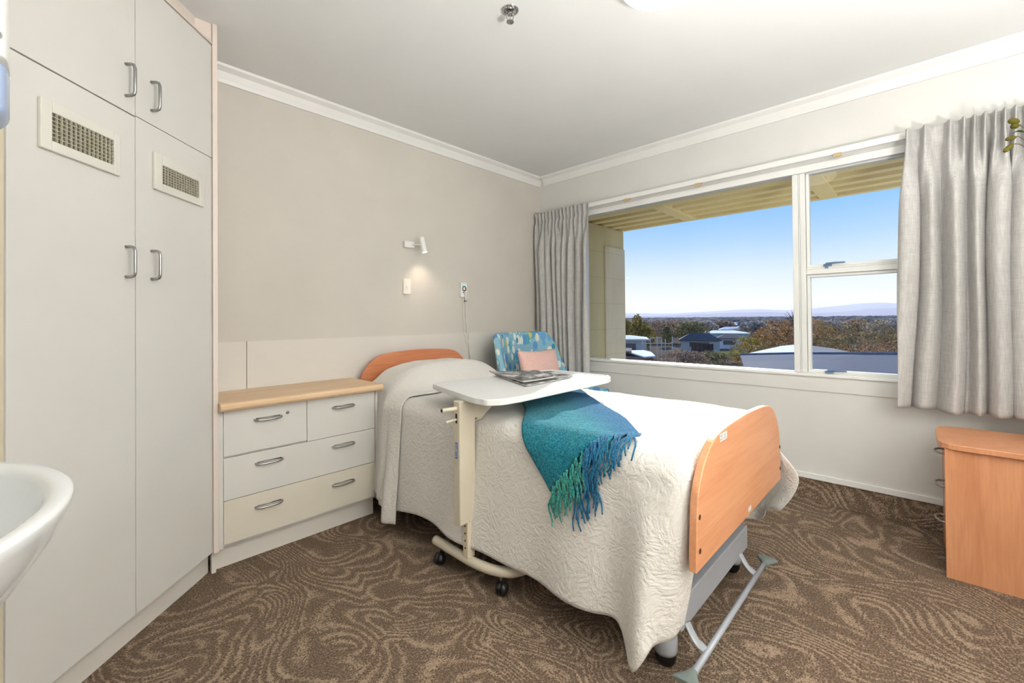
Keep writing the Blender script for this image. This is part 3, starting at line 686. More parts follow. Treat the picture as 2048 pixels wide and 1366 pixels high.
# pedal bar
for x in (1.478, 2.062):
    b = BM(); tube(b, spline([(x, 0.599, 0.165), (x-0.004, 0.578, 0.135), (x-0.006, 0.562, 0.118), (x+0.005, 0.550, 0.103), (x+0.008, 0.540, 0.094)], 5), 0.016, 8, flat=0.25); obj('pedal_arm', b, M['greym'], bed, smooth=True)
b = BM(); tube(b, [(1.365, 0.537, 0.090), (2.190, 0.537, 0.094)], 0.0105, 14); obj('pedal_bar', b, M['greym'], bed, smooth=True)
for s, x in ((-1, 1.365), (1, 2.190)):
    b = BM()
    def fp(a, t, s=s, x=x):
        wv = 0.014+0.030*smooth01(0, 1, t)
        th = 0.016*(1-t*0.45)
        an = 2*pi*a
        return Vector((x+s*(t*0.062-0.006), 0.537+wv*cos(an), 0.0925+th*sin(an)+0.004*t))
    V = grid(b, fp, 20, 8, close_u=True); b.faces.new([v[0] for v in V]); b.faces.new([v[-1] for v in V][::-1])
    obj('pedal', b, M['rubber'], bed, smooth=False, bevel=0.003, label='grey green rubber foot pedal')

mt = BM(); box(mt, 1.43, 2.32, 0.60, 2.72, 0.532, 0.70); mo = obj('mattress', mt, M['matt'], None, bevel=0.02, seg=3, loc=(BX, 1.65, 0.532)); tag(mo, 'grey mattress under the white bedspread', 'mattress')

# ------------------------------------------------------------------ bedspread
HW, RR, ZT = 0.452, 0.078, 0.745
ARC = RR*pi/2
def pillow_h(x, y):
    ax = (x-BX)/0.44; 
    e = smooth01(2.16, 2.42, y)*(1-smooth01(2.60, 2.74, y))
    return 0.150*e*max(0, 1-abs(ax)**3.2*0.62)
def drape(s, t, off=0.0):
    sg = -1 if s < 0 else 1; a = abs(s)
    if a < HW:
        x, z, nx, nz = sg*a, ZT, 0, 1
    elif a < HW+ARC:
        th = (a-HW)/RR; x, z, nx, nz = sg*(HW+RR*sin(th)), ZT-RR*(1-cos(th)), sg*sin(th), cos(th)
    else:
        d = a-HW-ARC; x, z, nx, nz = sg*(HW+RR+d*0.05), ZT-RR-d, sg, 0.05
    y = t
    ph = pillow_h(BX+x, t)
    if a < HW+ARC+0.12:
        kk = 1-smooth01(HW*0.75, HW+ARC+0.1, a); z += ph*(0.35+0.65*kk)
    # top drops towards the footboard
    if t < 0.62:
        RE = 0.058; q = max(0, (0.605-t)/RE)
        yw = min(t, 0.605-RE*sin(min(q, pi/2))) if t < 0.605 else t
        yw = 0.605-RE*sin(min(q, pi/2)) if t < 0.605 else t
        inn = RE*(1-cos(min(q, pi/2)))+max(0, 0.605-t-RE*pi/2)
        wt = smooth01(HW*0.9, HW+ARC, a)
        if sg < 0:
            y = yw; z -= inn*(1-wt); x -= sg*inn*wt
        else:
            k_ = smooth01(HW+0.02, HW+ARC+0.05, a)
            y = yw*(1-k_)+(0.56+(t-0.44)*0.333)*k_; z -= inn*(1-wt)*(1-k_)
    top = 1-smooth01(HW, HW+ARC, a)
    z += top*0.006*(mnoise.noise(Vector((x*4, t*4, 1.7)))) + top*0.003*mnoise.noise(Vector((x*13, t*13, 4)))
    d = max(0, a-HW-ARC)
    v = min(1, d/0.5)
    # hanging side: long soft waves
    wob = 0.010*sin(t*5.1+sg)+0.014*sin(t*9.7+1.3*sg)+0.007*sin(t*19+2)
    x += sg*v*(wob+0.012)
    # corner of the foot end bunches outwards and swings
    cn = exp(-((t-0.665)/0.055)**2)
    x += sg*(v**0.8)*0.060*cn*(1 if sg < 0 else 0.7)
    x -= sg*v*0.02*exp(-((t-0.80)/0.05)**2)
    x += -sg*(0.042*smooth01(2.30, 2.44, t) if sg < 0 else 0.05*smooth01(1.7, 1.95, t))*smooth01(HW-0.12, HW+ARC, a)
    if sg < 0: y += v*v*0.05*smooth01(0.66, 0.56, t)
    else: y -= (0.02+0.10*sin(min(1, v*1.15)*pi))*smooth01(0.80, 0.56, t)*smooth01(0, 0.25, d)
    return Vector((BX+x+nx*off, y, z+nz*off))
def hem(t, sg):
    """length of cloth from the centre to the hem"""
    h = 0.165+0.012*sin(t*4)
    if sg < 0:
        h -= 0.085*exp(-((t-0.69)/0.05)**2)
        h = h-0.04*smooth01(1.9, 2.2, t)
    else: h -= 0.02; h += 0.10*smooth01(0.66, 0.56, t)
    return HW+ARC+(ZT-RR-h)
def spread_fn(a, t):
    tt = 0.44+(2.705-0.44)*t
    s = (a*2-1)
    sg = -1 if s < 0 else 1
    L_ = hem(tt, sg)
    return drape(s*L_, tt)
b = BM(); grid(b, spread_fn, 150, 190)
sp_ = obj('bedspread', b, M['spread'], None, smooth=True, solid=0.006, loc=(BX, 1.65, 0.62))
tag(sp_, 'off white quilted bedspread draped over the bed and hanging to near the floor', 'bedspread')
# part drawn up over the pillow, overlapping the rest
def flap_fn(a, t):
    t0, t1 = 2.125, 2.715
    tt = t0+(t1-t0)*t; s = a*2-1; sg = -1 if s < 0 else 1
    h = 0.105 if sg < 0 else 0.15
    if sg < 0: h = 0.075+0.085*smooth01(2.245, 2.26, tt)
    L_ = HW+ARC+(ZT-RR-h)
    p = drape(s*L_, tt+ (0.03*(1-t) if abs(s)*L_ < HW else 0.03*(1-t)*max(0, 1-(abs(s)*L_-HW)*8)), 0.014)
    d = max(0, abs(s)*L_-HW-ARC); v = min(1, d/0.5)
    if sg < 0:
        p.x -= v*0.035*exp(-((tt-2.19)/0.045)**2) - v*0.03*exp(-((tt-2.262)/0.016)**2)
        p.x -= v*0.018*exp(-((tt-2.43)/0.04)**2)
    return p
b = BM(); grid(b, flap_fn, 140, 60); obj('turned_over_end', b, M['spread'], sp_, smooth=True, solid=0.006, label='overlapping end of the bedspread drawn over the pillow')

pb = BM()
def pf(a, t):
    th = 2*pi*a; ph_ = pi*t
    x = 0.34*math.copysign(abs(sin(ph_))**0.6*abs(cos(th))**0.5, cos(th)); y = 0.20*math.copysign(abs(sin(ph_))**0.6*abs(sin(th))**0.5, sin(th)); return Vector((BX+x, 2.50+y, 0.768+0.055*cos(ph_)))
grid(pb, pf, 32, 14, close_u=True); po = obj('pillow', pb, M['labelw'], None, smooth=True, loc=(BX, 2.5, 0.71)); tag(po, 'pillow under the bedspread at the head of the bed', 'pillow')

# ------------------------------------------------------------------ throw
th = thing('throw_blanket', 'teal and blue fringed wool throw laid diagonally over the bed edge', 'throw', (1.7, 1.3, 0.75))
Lc = [(-0.71, 1.055), (-0.53, 1.22), (-0.29, 1.42), (-0.055, 1.69), (0.16, 1.98)]
Rc = [(-0.37, 0.78), (-0.20, 0.93), (0.0, 1.15), (0.20, 1.39), (0.46, 1.66)]
def lerpc(P, t):
    k = t*(len(P)-1); i = min(int(k), len(P)-2); fr_ = k-i
    return (P[i][0]+(P[i+1][0]-P[i][0])*fr_, P[i][1]+(P[i+1][1]-P[i][1])*fr_)
def throw_st(a, t):
    l = lerpc(Lc, t); q = lerpc(Rc, t); return (l[0]+(q[0]-l[0])*a, l[1]+(q[1]-l[1])*a)
def throw_fn(o_):
    def fn(a, t):
        s, y = throw_st(a, t)
        o2 = o_+0.004*mnoise.noise(Vector((s*9, y*9, 0)))+0.004*sin(a*7+t*5)**2
        return drape(s, y, o2)
    return fn
b = BM(); grid(b, throw_fn(0.018), 60, 80)
for fc in b.faces:
    pass
body = obj('throw_body', b, [M['throw'], M['throwb'], M['throwg']], th, smooth=True, solid=0.008)
for p in body.data.polygons:
    p.material_index = 0
# underlying second fold peeping out
b = BM(); grid(b, lambda a, t: drape(*(lambda st: (st[0]-0.055*(1-t)*(1 if 0 else 1), st[1]-0.02))(throw_st(0.28+0.5*a, t*0.5)), 0.009), 30, 30); obj('throw_fold', b, M['throwb'], th, smooth=True, solid=0.005, label='blue under layer of the throw')
rt = random.Random(5)
def tassel(a, o_, length, mt, rad=0.0050, st=None):
    s, y = st if st else throw_st(a, 0)
    pts = []; n = 7; w1, w2, ph = rt.uniform(-0.02, 0.02), rt.uniform(0.004, 0.010), rt.uniform(0, 6)
    for k in range(n+1):
        q = k/n; ss = s-length*q; yy_ = y-0.30*length*q*(1 if abs(ss) < HW+ARC else 0.5)+w1*q+w2*sin(q*7+ph)
        pts.append(drape(ss, yy_, o_+0.004+0.002*sin(q*9+ph)))
    b = BM(); tube(b, pts, [rad*(1-0.45*(k/n)) for k in range(n+1)], 6)
    obj('tassel', b, mt, th, smooth=True)
for i in range(64):
    a = (i+0.5)/64+rt.uniform(-0.008, 0.008)
    mt_ = M['throwg'] if a < 0.50 else (M['throwb'] if rt.random() < 0.9 else M['throw'])
    tassel(a, 0.020, (0.115+rt.uniform(-0.015, 0.02)) if a < 0.5 else 0.15+rt.uniform(-0.02, 0.02), mt_)
for i in range(15):
    q = i/14; tassel(0, 0.011, 0.13+rt.uniform(-0.02, 0.02), M['throwb'], st=(-0.672+0.08*q, 0.952-0.085*q))

# ------------------------------------------------------------------ overbed table
ot = thing('overbed_table', 'wheeled overbed table with white top and putty coloured steel column', 'overbed table', (1.30, 1.52, 0))
top = [(1.365, 1.886), (1.240, 1.42), (1.245, 1.335), (1.30, 1.295), (1.406, 1.282), (2.134, 1.292), (2.205, 1.315), (2.225, 1.37), (2.243, 1.70), (2.235, 1.755), (2.18, 1.782), (1.42, 1.905)]
Pt = []
def roundpoly(P, n=4, k=0.25):
    res = []
    for i in range(len(P)):
        a, c_, d = Vector(P[i-1]), Vector(P[i]), Vector(P[(i+1) % len(P)])
        p0, p1 = c_+(a-c_)*k, c_+(d-c_)*k
        for j in range(n+1):
            t = j/n; res.append(tuple((1-t)**2*p0+2*t*(1-t)*c_+t*t*p1))
    return res
tp = roundpoly(top, 4, 0.2)
b = BM(); prism(b, tp, 0.834, 0.862); tt_ = obj('tabletop', b, M['table'], ot, bevel=0.004, seg=3)
b = BM(); pts = [(1.86, 1.838, 0.862), (2.16, 1.772, 0.862), (2.205, 1.755, 0.862), (2.229, 1.72, 0.862), (2.212, 1.38, 0.862), (2.196, 1.335, 0.862), (2.14, 1.31, 0.862)]
tube(b, spline(pts, 4), 0.009, 8, flat=0.6); obj('raised_rim', b, M['table'], ot, smooth=True)
b = BM(); box(b, 1.235, 1.327, 1.502, 1.544, 0.282, 0.8335); col_ = obj('outer_column', b, M['putty'], ot, bevel=0.004)
b = BM(); box(b, 1.281, 1.325, 1.506, 1.540, 0.118, 0.40); obj('inner_column', b, plain('pale_putty', (214, 203, 180), 0.42), ot, bevel=0.003)
for k in range(4):
    b = BM(); cyl(b, (1.2806, 1.523, 0.163+k*0.033), (1.2800, 1.523, 0.163+k*0.033), 0.0045, 10); obj('height_hole', b, M['dark'], ot)
b = BM(); tube(b, spline([(1.309, 1.785, 0.10), (1.307, 1.70, 0.10), (1.304, 1.60, 0.10), (1.303, 1.52, 0.10), (1.310, 1.45, 0.10), (1.328, 1.375, 0.10), (1.365, 1.315, 0.10), (1.43, 1.288, 0.10), (1.52, 1.283, 0.10), (1.8, 1.283, 0.10), (2.02, 1.283, 0.10)], 6), 0.0225, 18); obj('base_tube', b, M['putty'], ot, smooth=True)
for (x, y) in ((1.300, 1.742), (1.339, 1.352), (2.0, 1.283)):
    b = BM(); cyl(b, (x, y, 0.05), (x, y, 0.085), 0.006, 10); cs = obj('castor_stem', b, M['chrome'], ot)
    for s in (-1, 1):
        b = BM(); lathe(b, [(0.001, 0.003*1), (0.0285, 0.003), (0.029, 0.008), (0.026, 0.018), (0.017, 0.026), (0.001, 0.029)], (x, y-0.004, 0.0295), 24, (s*0.45, -s*0.9, 0)); obj('castor_wheel', b, M['black'], cs, smooth=True)
    b = BM(); lathe(b, [(0.031, -0.0025), (0.0315, 0), (0.031, 0.0025)], (x, y-0.002, 0.0325), 24, (0.45, -0.9, 0)); obj('castor_hood', b, M['black'], cs, smooth=True)
b = BM(); tube(b, [(1.236, 1.523, 0.800), (1.165, 1.536, 0.800)], 0.0095, 14); hn = obj('handle', b, M['putty'], ot, smooth=False)
b = BM(); tube(b, [(1.1648, 1.536, 0.800), (1.1628, 1.5364, 0.800)], 0.0075, 14); obj('handle_end', b, M['dark'], hn)
b = BM(); box(b, 1.2343, 1.2349, 1.517, 1.529, 0.735, 0.778); obj('lever_slot', b, M['dark'], ot)
b = BM(); tube(b, [(1.236, 1.523, 0.752), (1.185, 1.533, 0.746)], 0.005, 10); obj('release_lever', b, M['putty'], ot)
b = BM(); v_ = [(1.3275, 0.833), (1.50, 0.833), (1.50, 0.820), (1.372, 0.735), (1.3275, 0.728)]
L_ = [b.verts.new((x, 1.508, z)) for x, z in v_]; R_ = [b.verts.new((x, 1.538, z)) for x, z in v_]
for k in range(5): b.faces.new((L_[k], L_[(k+1) % 5], R_[(k+1) % 5], R_[k]))
b.faces.new(L_); b.faces.new(R_[::-1]); obj('gusset_bracket', b, M['putty'], ot, bevel=0.003)
b = BM(); cyl(b, (1.336, 1.506, 0.742), (1.336, 1.500, 0.742), 0.006, 6); obj('bolt', b, M['steel'], ot)
# blue maker's plate with lettering, read from top to bottom
b = BM(); box(b, 1.2335, 1.2349, 1.516, 1.531, 0.578, 0.650); lb = obj('maker_plate', b, M['blue'], ot)
cu = bpy.data.curves.new('lettering', 'FONT'); cu.body = 'CUBRO'; cu.size = 0.0165; cu.extrude = 0.0003; cu.align_x = 'CENTER'; cu.align_y = 'CENTER'; cu.space_character = 1.15
tmp = bpy.data.objects.new('tmp', cu); C.objects.link(tmp)
dg = bpy.context.evaluated_depsgraph_get(); me = bpy.data.meshes.new_from_object(tmp.evaluated_get(dg)); bpy.data.objects.remove(tmp)
me.materials.clear(); me.materials.append(M['labelw'])
# face -x: text right -> +z, text up -> +y (seen from -x, letters run upwards)
Rm = Matrix(((0, 0, -1, 1.2330-1.30), (0, 1, 0, 1.5235-1.52), (0, 0, 0, 0.614), (0, 0, 0, 1)))
Rm = Matrix(((0, 0, -1, 1.2331-1.30), (0, 1, 0, 1.5235-1.52), (1, 0, 0, 0.614), (0, 0, 0, 1)))
me.transform(Rm)
lt = newobj('lettering', me); lt.parent = ot

# magazines on the table
def mag(name, label, corners, z, nlay, thick, mtop, mtlow, curl=0.0, group=None):
    c_ = [Vector((x, y, 0)) for x, y in corners]; ctr = sum(c_, Vector())/4
    t_ = thing(name, label, 'magazine', (ctr.x, ctr.y, z), group)
    for k in range(nlay):
        b = BM(); z0 = z+thick*k; 
        rr_ = random.Random(k*3+len(label)); dx, dy = rr_.uniform(-0.004, 0.004), rr_.uniform(-0.004, 0.004)
        def fn(a, t):
            p = (c_[0]*(1-a)+c_[1]*a)*(1-t)+(c_[3]*(1-a)+c_[2]*a)*t
            lift = curl*(a**3)*(k+1)*0.5 + curl*0.5*((1-a)**4)*(k+1)*0.5
            return Vector((p.x+dx, p.y+dy, z0+lift))
        grid(b, fn, 12, 4)
        obj('page' if k < nlay-1 else 'cover', b, mtop if k == nlay-1 else mtlow, t_, solid=thick*0.8, smooth=False)
    return t_
mag('newspaper', 'open black and white newspaper lying lowest on the overbed table, its right part in sun', [(1.60, 1.43), (2.03, 1.455), (2.13, 1.70), (1.80, 1.86)], 0.8665, 2, 0.0025, M['print'], M['paper'], 0.004)
mag('magazine', 'folded black and white magazine lying on top of the newspaper', [(1.625, 1.47), (1.86, 1.46), (2.00, 1.70), (1.80, 1.90)], 0.8785, 3, 0.0025, M['print'], M['paper'], 0.004)

# ------------------------------------------------------------------ armchair
ch = thing('armchair', 'blue leaf patterned tub armchair in the corner under the curtain', 'armchair', (2.86, 2.38, 0))
def shell_pt(k, v, o_):   # k -1..1 around the back, v 0..1 height, o_ 0 inner 1 outer
    ang = k*1.0; W, D = 0.395, 0.36
    aa = abs(k)
    if aa < 0.62:
        th_ = k/0.62*radians(82); px_, py_ = W*sin(th_)*1.0, D*cos(th_); nx_, ny_ = sin(th_), cos(th_)
    else:
        e = (aa-0.62)/0.38; sg = 1 if k > 0 else -1
        px_, py_ = sg*W*(1.0), D*cos(radians(82))-e*0.44; nx_, ny_ = sg, 0
    H = 0.615+0.455*(1-smooth01(0.36, 0.72, aa))**1.0 - 0.03*smooth01(0.7, 1, aa)
    base = 0.20
    z = base+(H-base)*v
    fl = 0.06*(v-0.6)*(1-smooth01(0.4, 0.75, aa))    # back leans outwards
    flx = 0.06*max(0, v-0.2)*(1-smooth01(0.5, 0.8, aa))*(1 if k > 0 else -1)
    th2 = 0.085-0.03*v
    x = px_-nx_*th2*(1-o_)+flx; y = py_-ny_*th2*(1-o_)+fl
    return Vector((2.86+x, 2.35+y, z))
b = BM()
def shell(a, t):
    k = a*2-1
    # t goes up inside, over the top, down outside
    if t < 0.45: return shell_pt(k, t/0.45*0.985, 0)
    if t > 0.55: return shell_pt(k, (1-t)/0.45*0.985, 1)
    q = (t-0.45)/0.1; p = shell_pt(k, 0.985, q); p.z += 0.022*sin(q*pi); return p
V = grid(b, shell, 60, 40)
b.faces.new(V[0]); b.faces.new(V[-1][::-1])
obj('backrest', b, M['chairf'], ch, smooth=True)
b = BM(); grid(b, lambda a, t: Vector((2.86+(a-0.5)*0.62*(1), 2.00+t*0.62, 0.50-0.012*((a-0.5)**2+(t-0.5)**2)*4+0.012*0)), 10, 10)
obj('seat', b, M['chairf'], ch, smooth=True, solid=0.12, bevel=0.03)
b = BM(); box(b, 2.50, 3.22, 1.96, 2.64, 0.20, 0.42); obj('seat_base', b, M['chairf'], ch, bevel=0.03)
for x in (2.54, 3.18):
    for y in (2.0, 2.58):
        b = BM(); tube(b, [(x, y, 0.2), (x+(0.02 if x > 2.8 else -0.02), y, 0.0)], [0.024, 0.014], 10); obj('leg', b, M['dark'], ch)
# cushion
def pillowmesh(w_, h_, d_, Mx):
    b = BM()
    for side in (-1, 1):
        def fn(a, t):
            u_, v_ = a*2-1, t*2-1
            ed = (max(0, 1-abs(u_)**2.4)*max(0, 1-abs(v_)**2.4))**0.5
            x = u_*w_/2*(1-0.07*(1-v_*v_)*0+0.0)*(1-0.06*(1-abs(v_)**2)); z = v_*h_/2*(1-0.10*(1-abs(u_)**2))
            return Mx @ Vector((x, side*d_/2*ed, z))
        grid(b, fn, 24, 18)
    bmesh.ops.remove_doubles(b, verts=b.verts, dist=0.0005); return b
Mx = Matrix.Translation((2.85, 2.385, 0.78)) @ Matrix.Rotation(radians(0), 4, 'Z') @ Matrix.Rotation(radians(1), 4, 'Y') @ Matrix.Rotation(radians(-14), 4, 'X')
b = pillowmesh(0.50, 0.32, 0.14, Mx); cu_ = obj('cushion', b, M['cushion'], None, smooth=True, loc=(2.85, 2.40, 0.64)); tag(cu_, 'pale pink lumbar cushion leaning in the blue armchair', 'cushion')

# ------------------------------------------------------------------ bedside cabinet
bc = thing('bedside_cabinet', 'beech wood bedside cabinet with three steel handles under the right curtain', 'cabinet', (3.03, -0.3, 0))
b = BM(); box(b, 2.812, 2.830, -0.52, -0.055, 0, 0.588); box(b, 3.205, 3.223, -0.52, -0.055, 0.0, 0.588); box(b, 2.830, 3.205, -0.52, -0.075, 0.06, 0.588); obj('carcass', b, M['beechz'], bc, bevel=0.001)
tpc = roundpoly([(2.79, -0.54), (2.79, -0.085), (2.835, -0.030), (3.20, -0.030), (3.255, -0.085), (3.255, -0.54)], 4, 0.3)
b = BM(); prism(b, tpc, 0.5885, 0.614); obj('cabinet_top', b, M['beechz'], bc, bevel=0.003)
for (z0, z1, hz) in ((0.465, 0.582, 0.546), (0.315, 0.460, 0.392), (0.085, 0.310, 0.226)):
    b = BM(); box(b, 2.834, 3.201, -0.0745, -0.057, z0, z1); d = obj('drawer' if z0 > 0.1 else 'door', b, M['beechz'], bc, bevel=0.0015)
    b = BM(); pts = spline([(2.885, -0.057, hz), (2.89, -0.040, hz), (2.92, -0.026, hz), (2.955, -0.024, hz), (2.985, -0.036, hz), (2.99, -0.057, hz)], 6); tube(b, pts, 0.0048, 8); obj('handle', b, M['steel'], d, smooth=True)
# branch with pods, in a jug on the cabinet
jg = thing('jug', 'grey jug on the bedside cabinet', 'jug', (3.04, -0.44, 0.614))
b = BM(); lathe(b, [(0.045, 0.0), (0.062, 0.02), (0.07, 0.08), (0.055, 0.16), (0.04, 0.20), (0.046, 0.23), (0.042, 0.23), (0.036, 0.20)], (3.04, -0.44, 0.6145), 28); obj('vessel', b, M['houseg'], jg, smooth=True)
br = thing('seed_pod_branch', 'green gum branch with seed pods in front of the right curtain', 'branch', (3.04, -0.44, 0.84))
b = BM(); tube(b, spline([(3.04, -0.44, 0.8455), (3.03, -0.43, 1.1), (3.0, -0.40, 1.6), (2.97, -0.36, 2.0), (2.94, -0.33, 2.06)], 8), 0.004, 6)
tube(b, spline([(2.985, -0.385, 1.80), (2.95, -0.33, 1.93), (2.93, -0.295, 1.955), (2.92, -0.277, 1.945)], 6), 0.0022, 6)
tube(b, spline([(2.97, -0.36, 1.98), (2.95, -0.32, 2.03), (2.94, -0.30, 2.05)], 6), 0.002, 6)
tube(b, spline([(2.96, -0.34, 1.95), (2.94, -0.31, 1.985), (2.93, -0.29, 1.985)], 6), 0.002, 6)
obj('stem', b, M['bark'], br, smooth=True)
for p0, p1, r_ in (((2.93, -0.290, 1.955), (2.915, -0.262, 1.925), 0.011), ((2.932, -0.300, 1.985), (2.92, -0.268, 1.978), 0.010), ((2.94, -0.31, 2.05), (2.925, -0.278, 2.062), 0.013), ((2.94, -0.31, 2.035), (2.93, -0.285, 2.035), 0.012)):
    p0, p1 = Vector(p0), Vector(p1); b = BM(); tube(b, [p0+(p1-p0)*k/6 for k in range(7)], [r_*q for q in (0.3, 0.75, 1.0, 1.0, 0.85, 0.9, 0.55)], 10); obj('seed_pod', b, M['pod'], br, smooth=True)
b = BM(); pts = [Vector((2.945, -0.33, 2.00)), Vector((2.94, -0.305, 2.012)), Vector((2.93, -0.285, 2.0))]; tube(b, spline(pts, 4), [0.002, 0.006, 0.009, 0.011, 0.011, 0.010, 0.008, 0.004, 0.001], 8, flat=0.15); obj('leaf', b, M['leafg'], br, smooth=True)

# ------------------------------------------------------------------ wash basin and soap dispenser
bs = thing('wash_basin', 'white ceramic wash basin at the left edge, below the soap dispenser', 'wash basin', (-0.2, 1.15, 0.75))
BXC, BYC, AX, AY = XL+0.005, 1.152, 0.440, 0.4565
def ell(a, k, zz):
    th_ = -pi/2+pi*a; return Vector((BXC+AX*k*max(0, cos(th_))**0.95, BYC+AY*k*sin(th_), zz))
prof = [(0.50, 0.68), (0.72, 0.715), (0.86, 0.77), (0.95, 0.835), (0.985, 0.875), (1.0, 0.893), (0.997, 0.899), (0.985, 0.902), (0.945, 0.900), (0.925, 0.896), (0.91, 0.885), (0.89, 0.86), (0.84, 0.81), (0.72, 0.775), (0.45, 0.76), (0.05, 0.755)]
b = BM(); V = grid(b, lambda a, t: ell(a, prof[int(round(t*(len(prof)-1)))][0], prof[int(round(t*(len(prof)-1)))][1]), 48, len(prof)-1)
obj('bowl', b, M['ceramic'], bs, smooth=True)
b = BM(); tube(b, [(XL+0.17, 1.15, 0.755), (XL+0.17, 1.15, 0.62), (XL+0.12, 1.15, 0.58), (XL+0.001, 1.15, 0.58)], 0.02, 12); obj('waste_pipe', b, M['plast'], bs, smooth=True)
# boxed-in duct carrying the dispenser
b = BM(); box(b, XL+0.001, -0.165, 1.0, 1.34, 1.40, ZC-0.0005); struct('trim_6', b, M['wallw'])
ds = thing('soap_dispenser', 'white wall soap dispenser with blue translucent bottom at the left edge', 'soap dispenser', (-0.12, 1.15, 1.5))
def dbody(z0, z1, rb, rt_, ins=0.0, half=0.060, yc=1.150):
    b = BM()
    def fn(a, t):
        th_ = 2*pi*a; cx, sx = cos(th_), sin(th_)
        x = math.copysign(abs(cx)**0.45, cx); y = math.copysign(abs(sx)**0.45, sx)
        rr = 0.055
        zz = z0+(z1-z0)*t
        q = 1.0
        if t > 1-rt_: e = (t-(1-rt_))/rt_; q = sqrt(max(0, 1-e*e))*0.5+0.5
        if t < rb: e = (rb-t)/rb; q = min(q, sqrt(max(0, 1-e*e))*0.45+0.55)
        return Vector((-0.1645+0.1095*(0.5+0.5*x)*q*1.0, yc+half*y*(0.9+0.1*q), zz))
    V = grid(b, fn, 40, 24, close_u=True); b.faces.new([v[0] for v in V]); b.faces.new([v[-1] for v in V][::-1]); return b
obj('cover', dbody(1.634, 1.790, 0.001, 0.22), M['plast'], ds, smooth=True)
obj('reservoir', dbody(1.532, 1.633, 0.30, 0.001, half=0.057), M['blueg'], ds, smooth=True, label='blue translucent soap reservoir')
b = BM(); lathe(b, [(0.007, 0), (0.007, 0.003), (0.005, 0.004), (0.003, 0.002), (0.001, 0.002)], (-0.066, 1.0905, 1.670), 16, (0.15, -1, 0)); obj('lock', b, M['steel'], ds)

# ------------------------------------------------------------------ outside: the building's own fin wall and eaves
b = BM(); box(b, XW+0.141, 4.40, 2.45, 2.66, -5.5, 2.164); struct('wall_exterior', b, M['fin'])
b = BM(); box(b, 3.99, 4.402, 2.436, 2.4498, -5.5, 1.958); struct('fin_pale_slab', b, M['finp'])  # paler patch on the fin, built as a thin raised slab
b = BM(); box(b, XW+0.141, 3.60, -4.5, 6.5, 2.165, 2.4); box(b, 4.34, 4.40, -4.5, 6.5, 2.165, 2.4)
for k in range(4):
    x = 3.60+k*0.185
    def rib(a, t, x=x): return Vector((x+0.185*t, -4.5+11*a, 2.168+0.11*max(0, sin(pi*min(1, max(0, (t-0.42)/0.58))))**0.4))
    V = grid(b, rib, 1, 24)
box(b, 3.60, 4.34, -4.5, 6.5, 2.28, 2.4)
struct('ceiling_exterior', b, M['soffit'])
b = BM()
for y in (-0.56, 0.56, 1.68, 2.80): box(b, 3.60, 4.34, y-0.06, y+0.06, 2.160, 2.232)
struct('trim_8', b, M['soffit'], bevel=0.004)
b = BM(); box(b, XW+0.141, XW+0.20, -4.5, 6.5, -5.5, 0.80); struct('wall_facade', b, M['outwall'])

# ------------------------------------------------------------------ landscape
G = -5.5
b = BM()
def gfn(a, t):
    rr = 6*(1.0+t)**9.5; az = radians(30+a*85)
    return Vector((rr*sin(az), rr*cos(az), G-0.2+0.5*mnoise.noise(Vector((rr*sin(az)*0.01, rr*cos(az)*0.01, 0)))))
grid(b, gfn, 60, 60); struct('ground', b, M['ground'], smooth=True)
def polar(az, D): return (D*sin(radians(az)), D*cos(radians(az)))
def hills(D, pts, mat, name, depth):
    b = BM(); n = 90
    P = spline([(az, 0, z) for az, z in pts], 8)
    lo, hi, bk = [], [], []
    for p in P:
        x, y = polar(p.x, D); x2, y2 = polar(p.x, D+depth)
        zz = p.z+D*0.0006*mnoise.noise(Vector((p.x*0.9, 3, 0)))
        lo.append(b.verts.new((*polar(p.x, D-depth), G-1))); hi.append(b.verts.new((x, y, zz))); bk.append(b.verts.new((x2, y2, G-1)))
    for i in range(len(P)-1):
        b.faces.new((lo[i], lo[i+1], hi[i+1], hi[i])); b.faces.new((hi[i], hi[i+1], bk[i+1], bk[i]))
    return struct(name, b, mat, smooth=True)
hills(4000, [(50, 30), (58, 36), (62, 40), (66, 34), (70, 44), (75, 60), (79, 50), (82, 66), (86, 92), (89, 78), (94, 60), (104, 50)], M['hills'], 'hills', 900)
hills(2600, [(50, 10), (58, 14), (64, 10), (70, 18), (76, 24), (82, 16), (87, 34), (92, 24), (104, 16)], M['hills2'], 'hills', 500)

def crown(b, blobs, n, size, seed, flat=0.6):
    rn = random.Random(seed); tot = sum(bl[3]*bl[4] for bl in blobs)
    for bl in blobs:
        cx, cy, cz, rx, rz = bl; k = int(n*bl[3]*bl[4]/tot)
        for _ in range(k):
            v = Vector((rn.gauss(0, 1), rn.gauss(0, 1), rn.gauss(0, 1))).normalized(); q = rn.uniform(0.55, 1.0)**0.5
            wob = 1+0.28*mnoise.noise(Vector((v.x*2.2+cx, v.y*2.2+cy, v.z*2.2+seed)))
            p = Vector((cx+v.x*rx*q*wob, cy+v.y*rx*q*wob, cz+v.z*rz*q*wob))
            s_ = size*rn.uniform(0.6, 1.4); a1 = Vector((rn.uniform(-1, 1), rn.uniform(-1, 1), rn.uniform(-1, 1))).normalized(); a2 = a1.cross(v+Vector((0.01, 0, 0))).normalized()
            if a2.length < 0.1: continue
            vs = [b.verts.new(p+a1*s_), b.verts.new(p+a2*s_*flat), b.verts.new(p-a1*s_), b.verts.new(p-a2*s_*flat)]
            b.faces.new(vs)
TREES = []
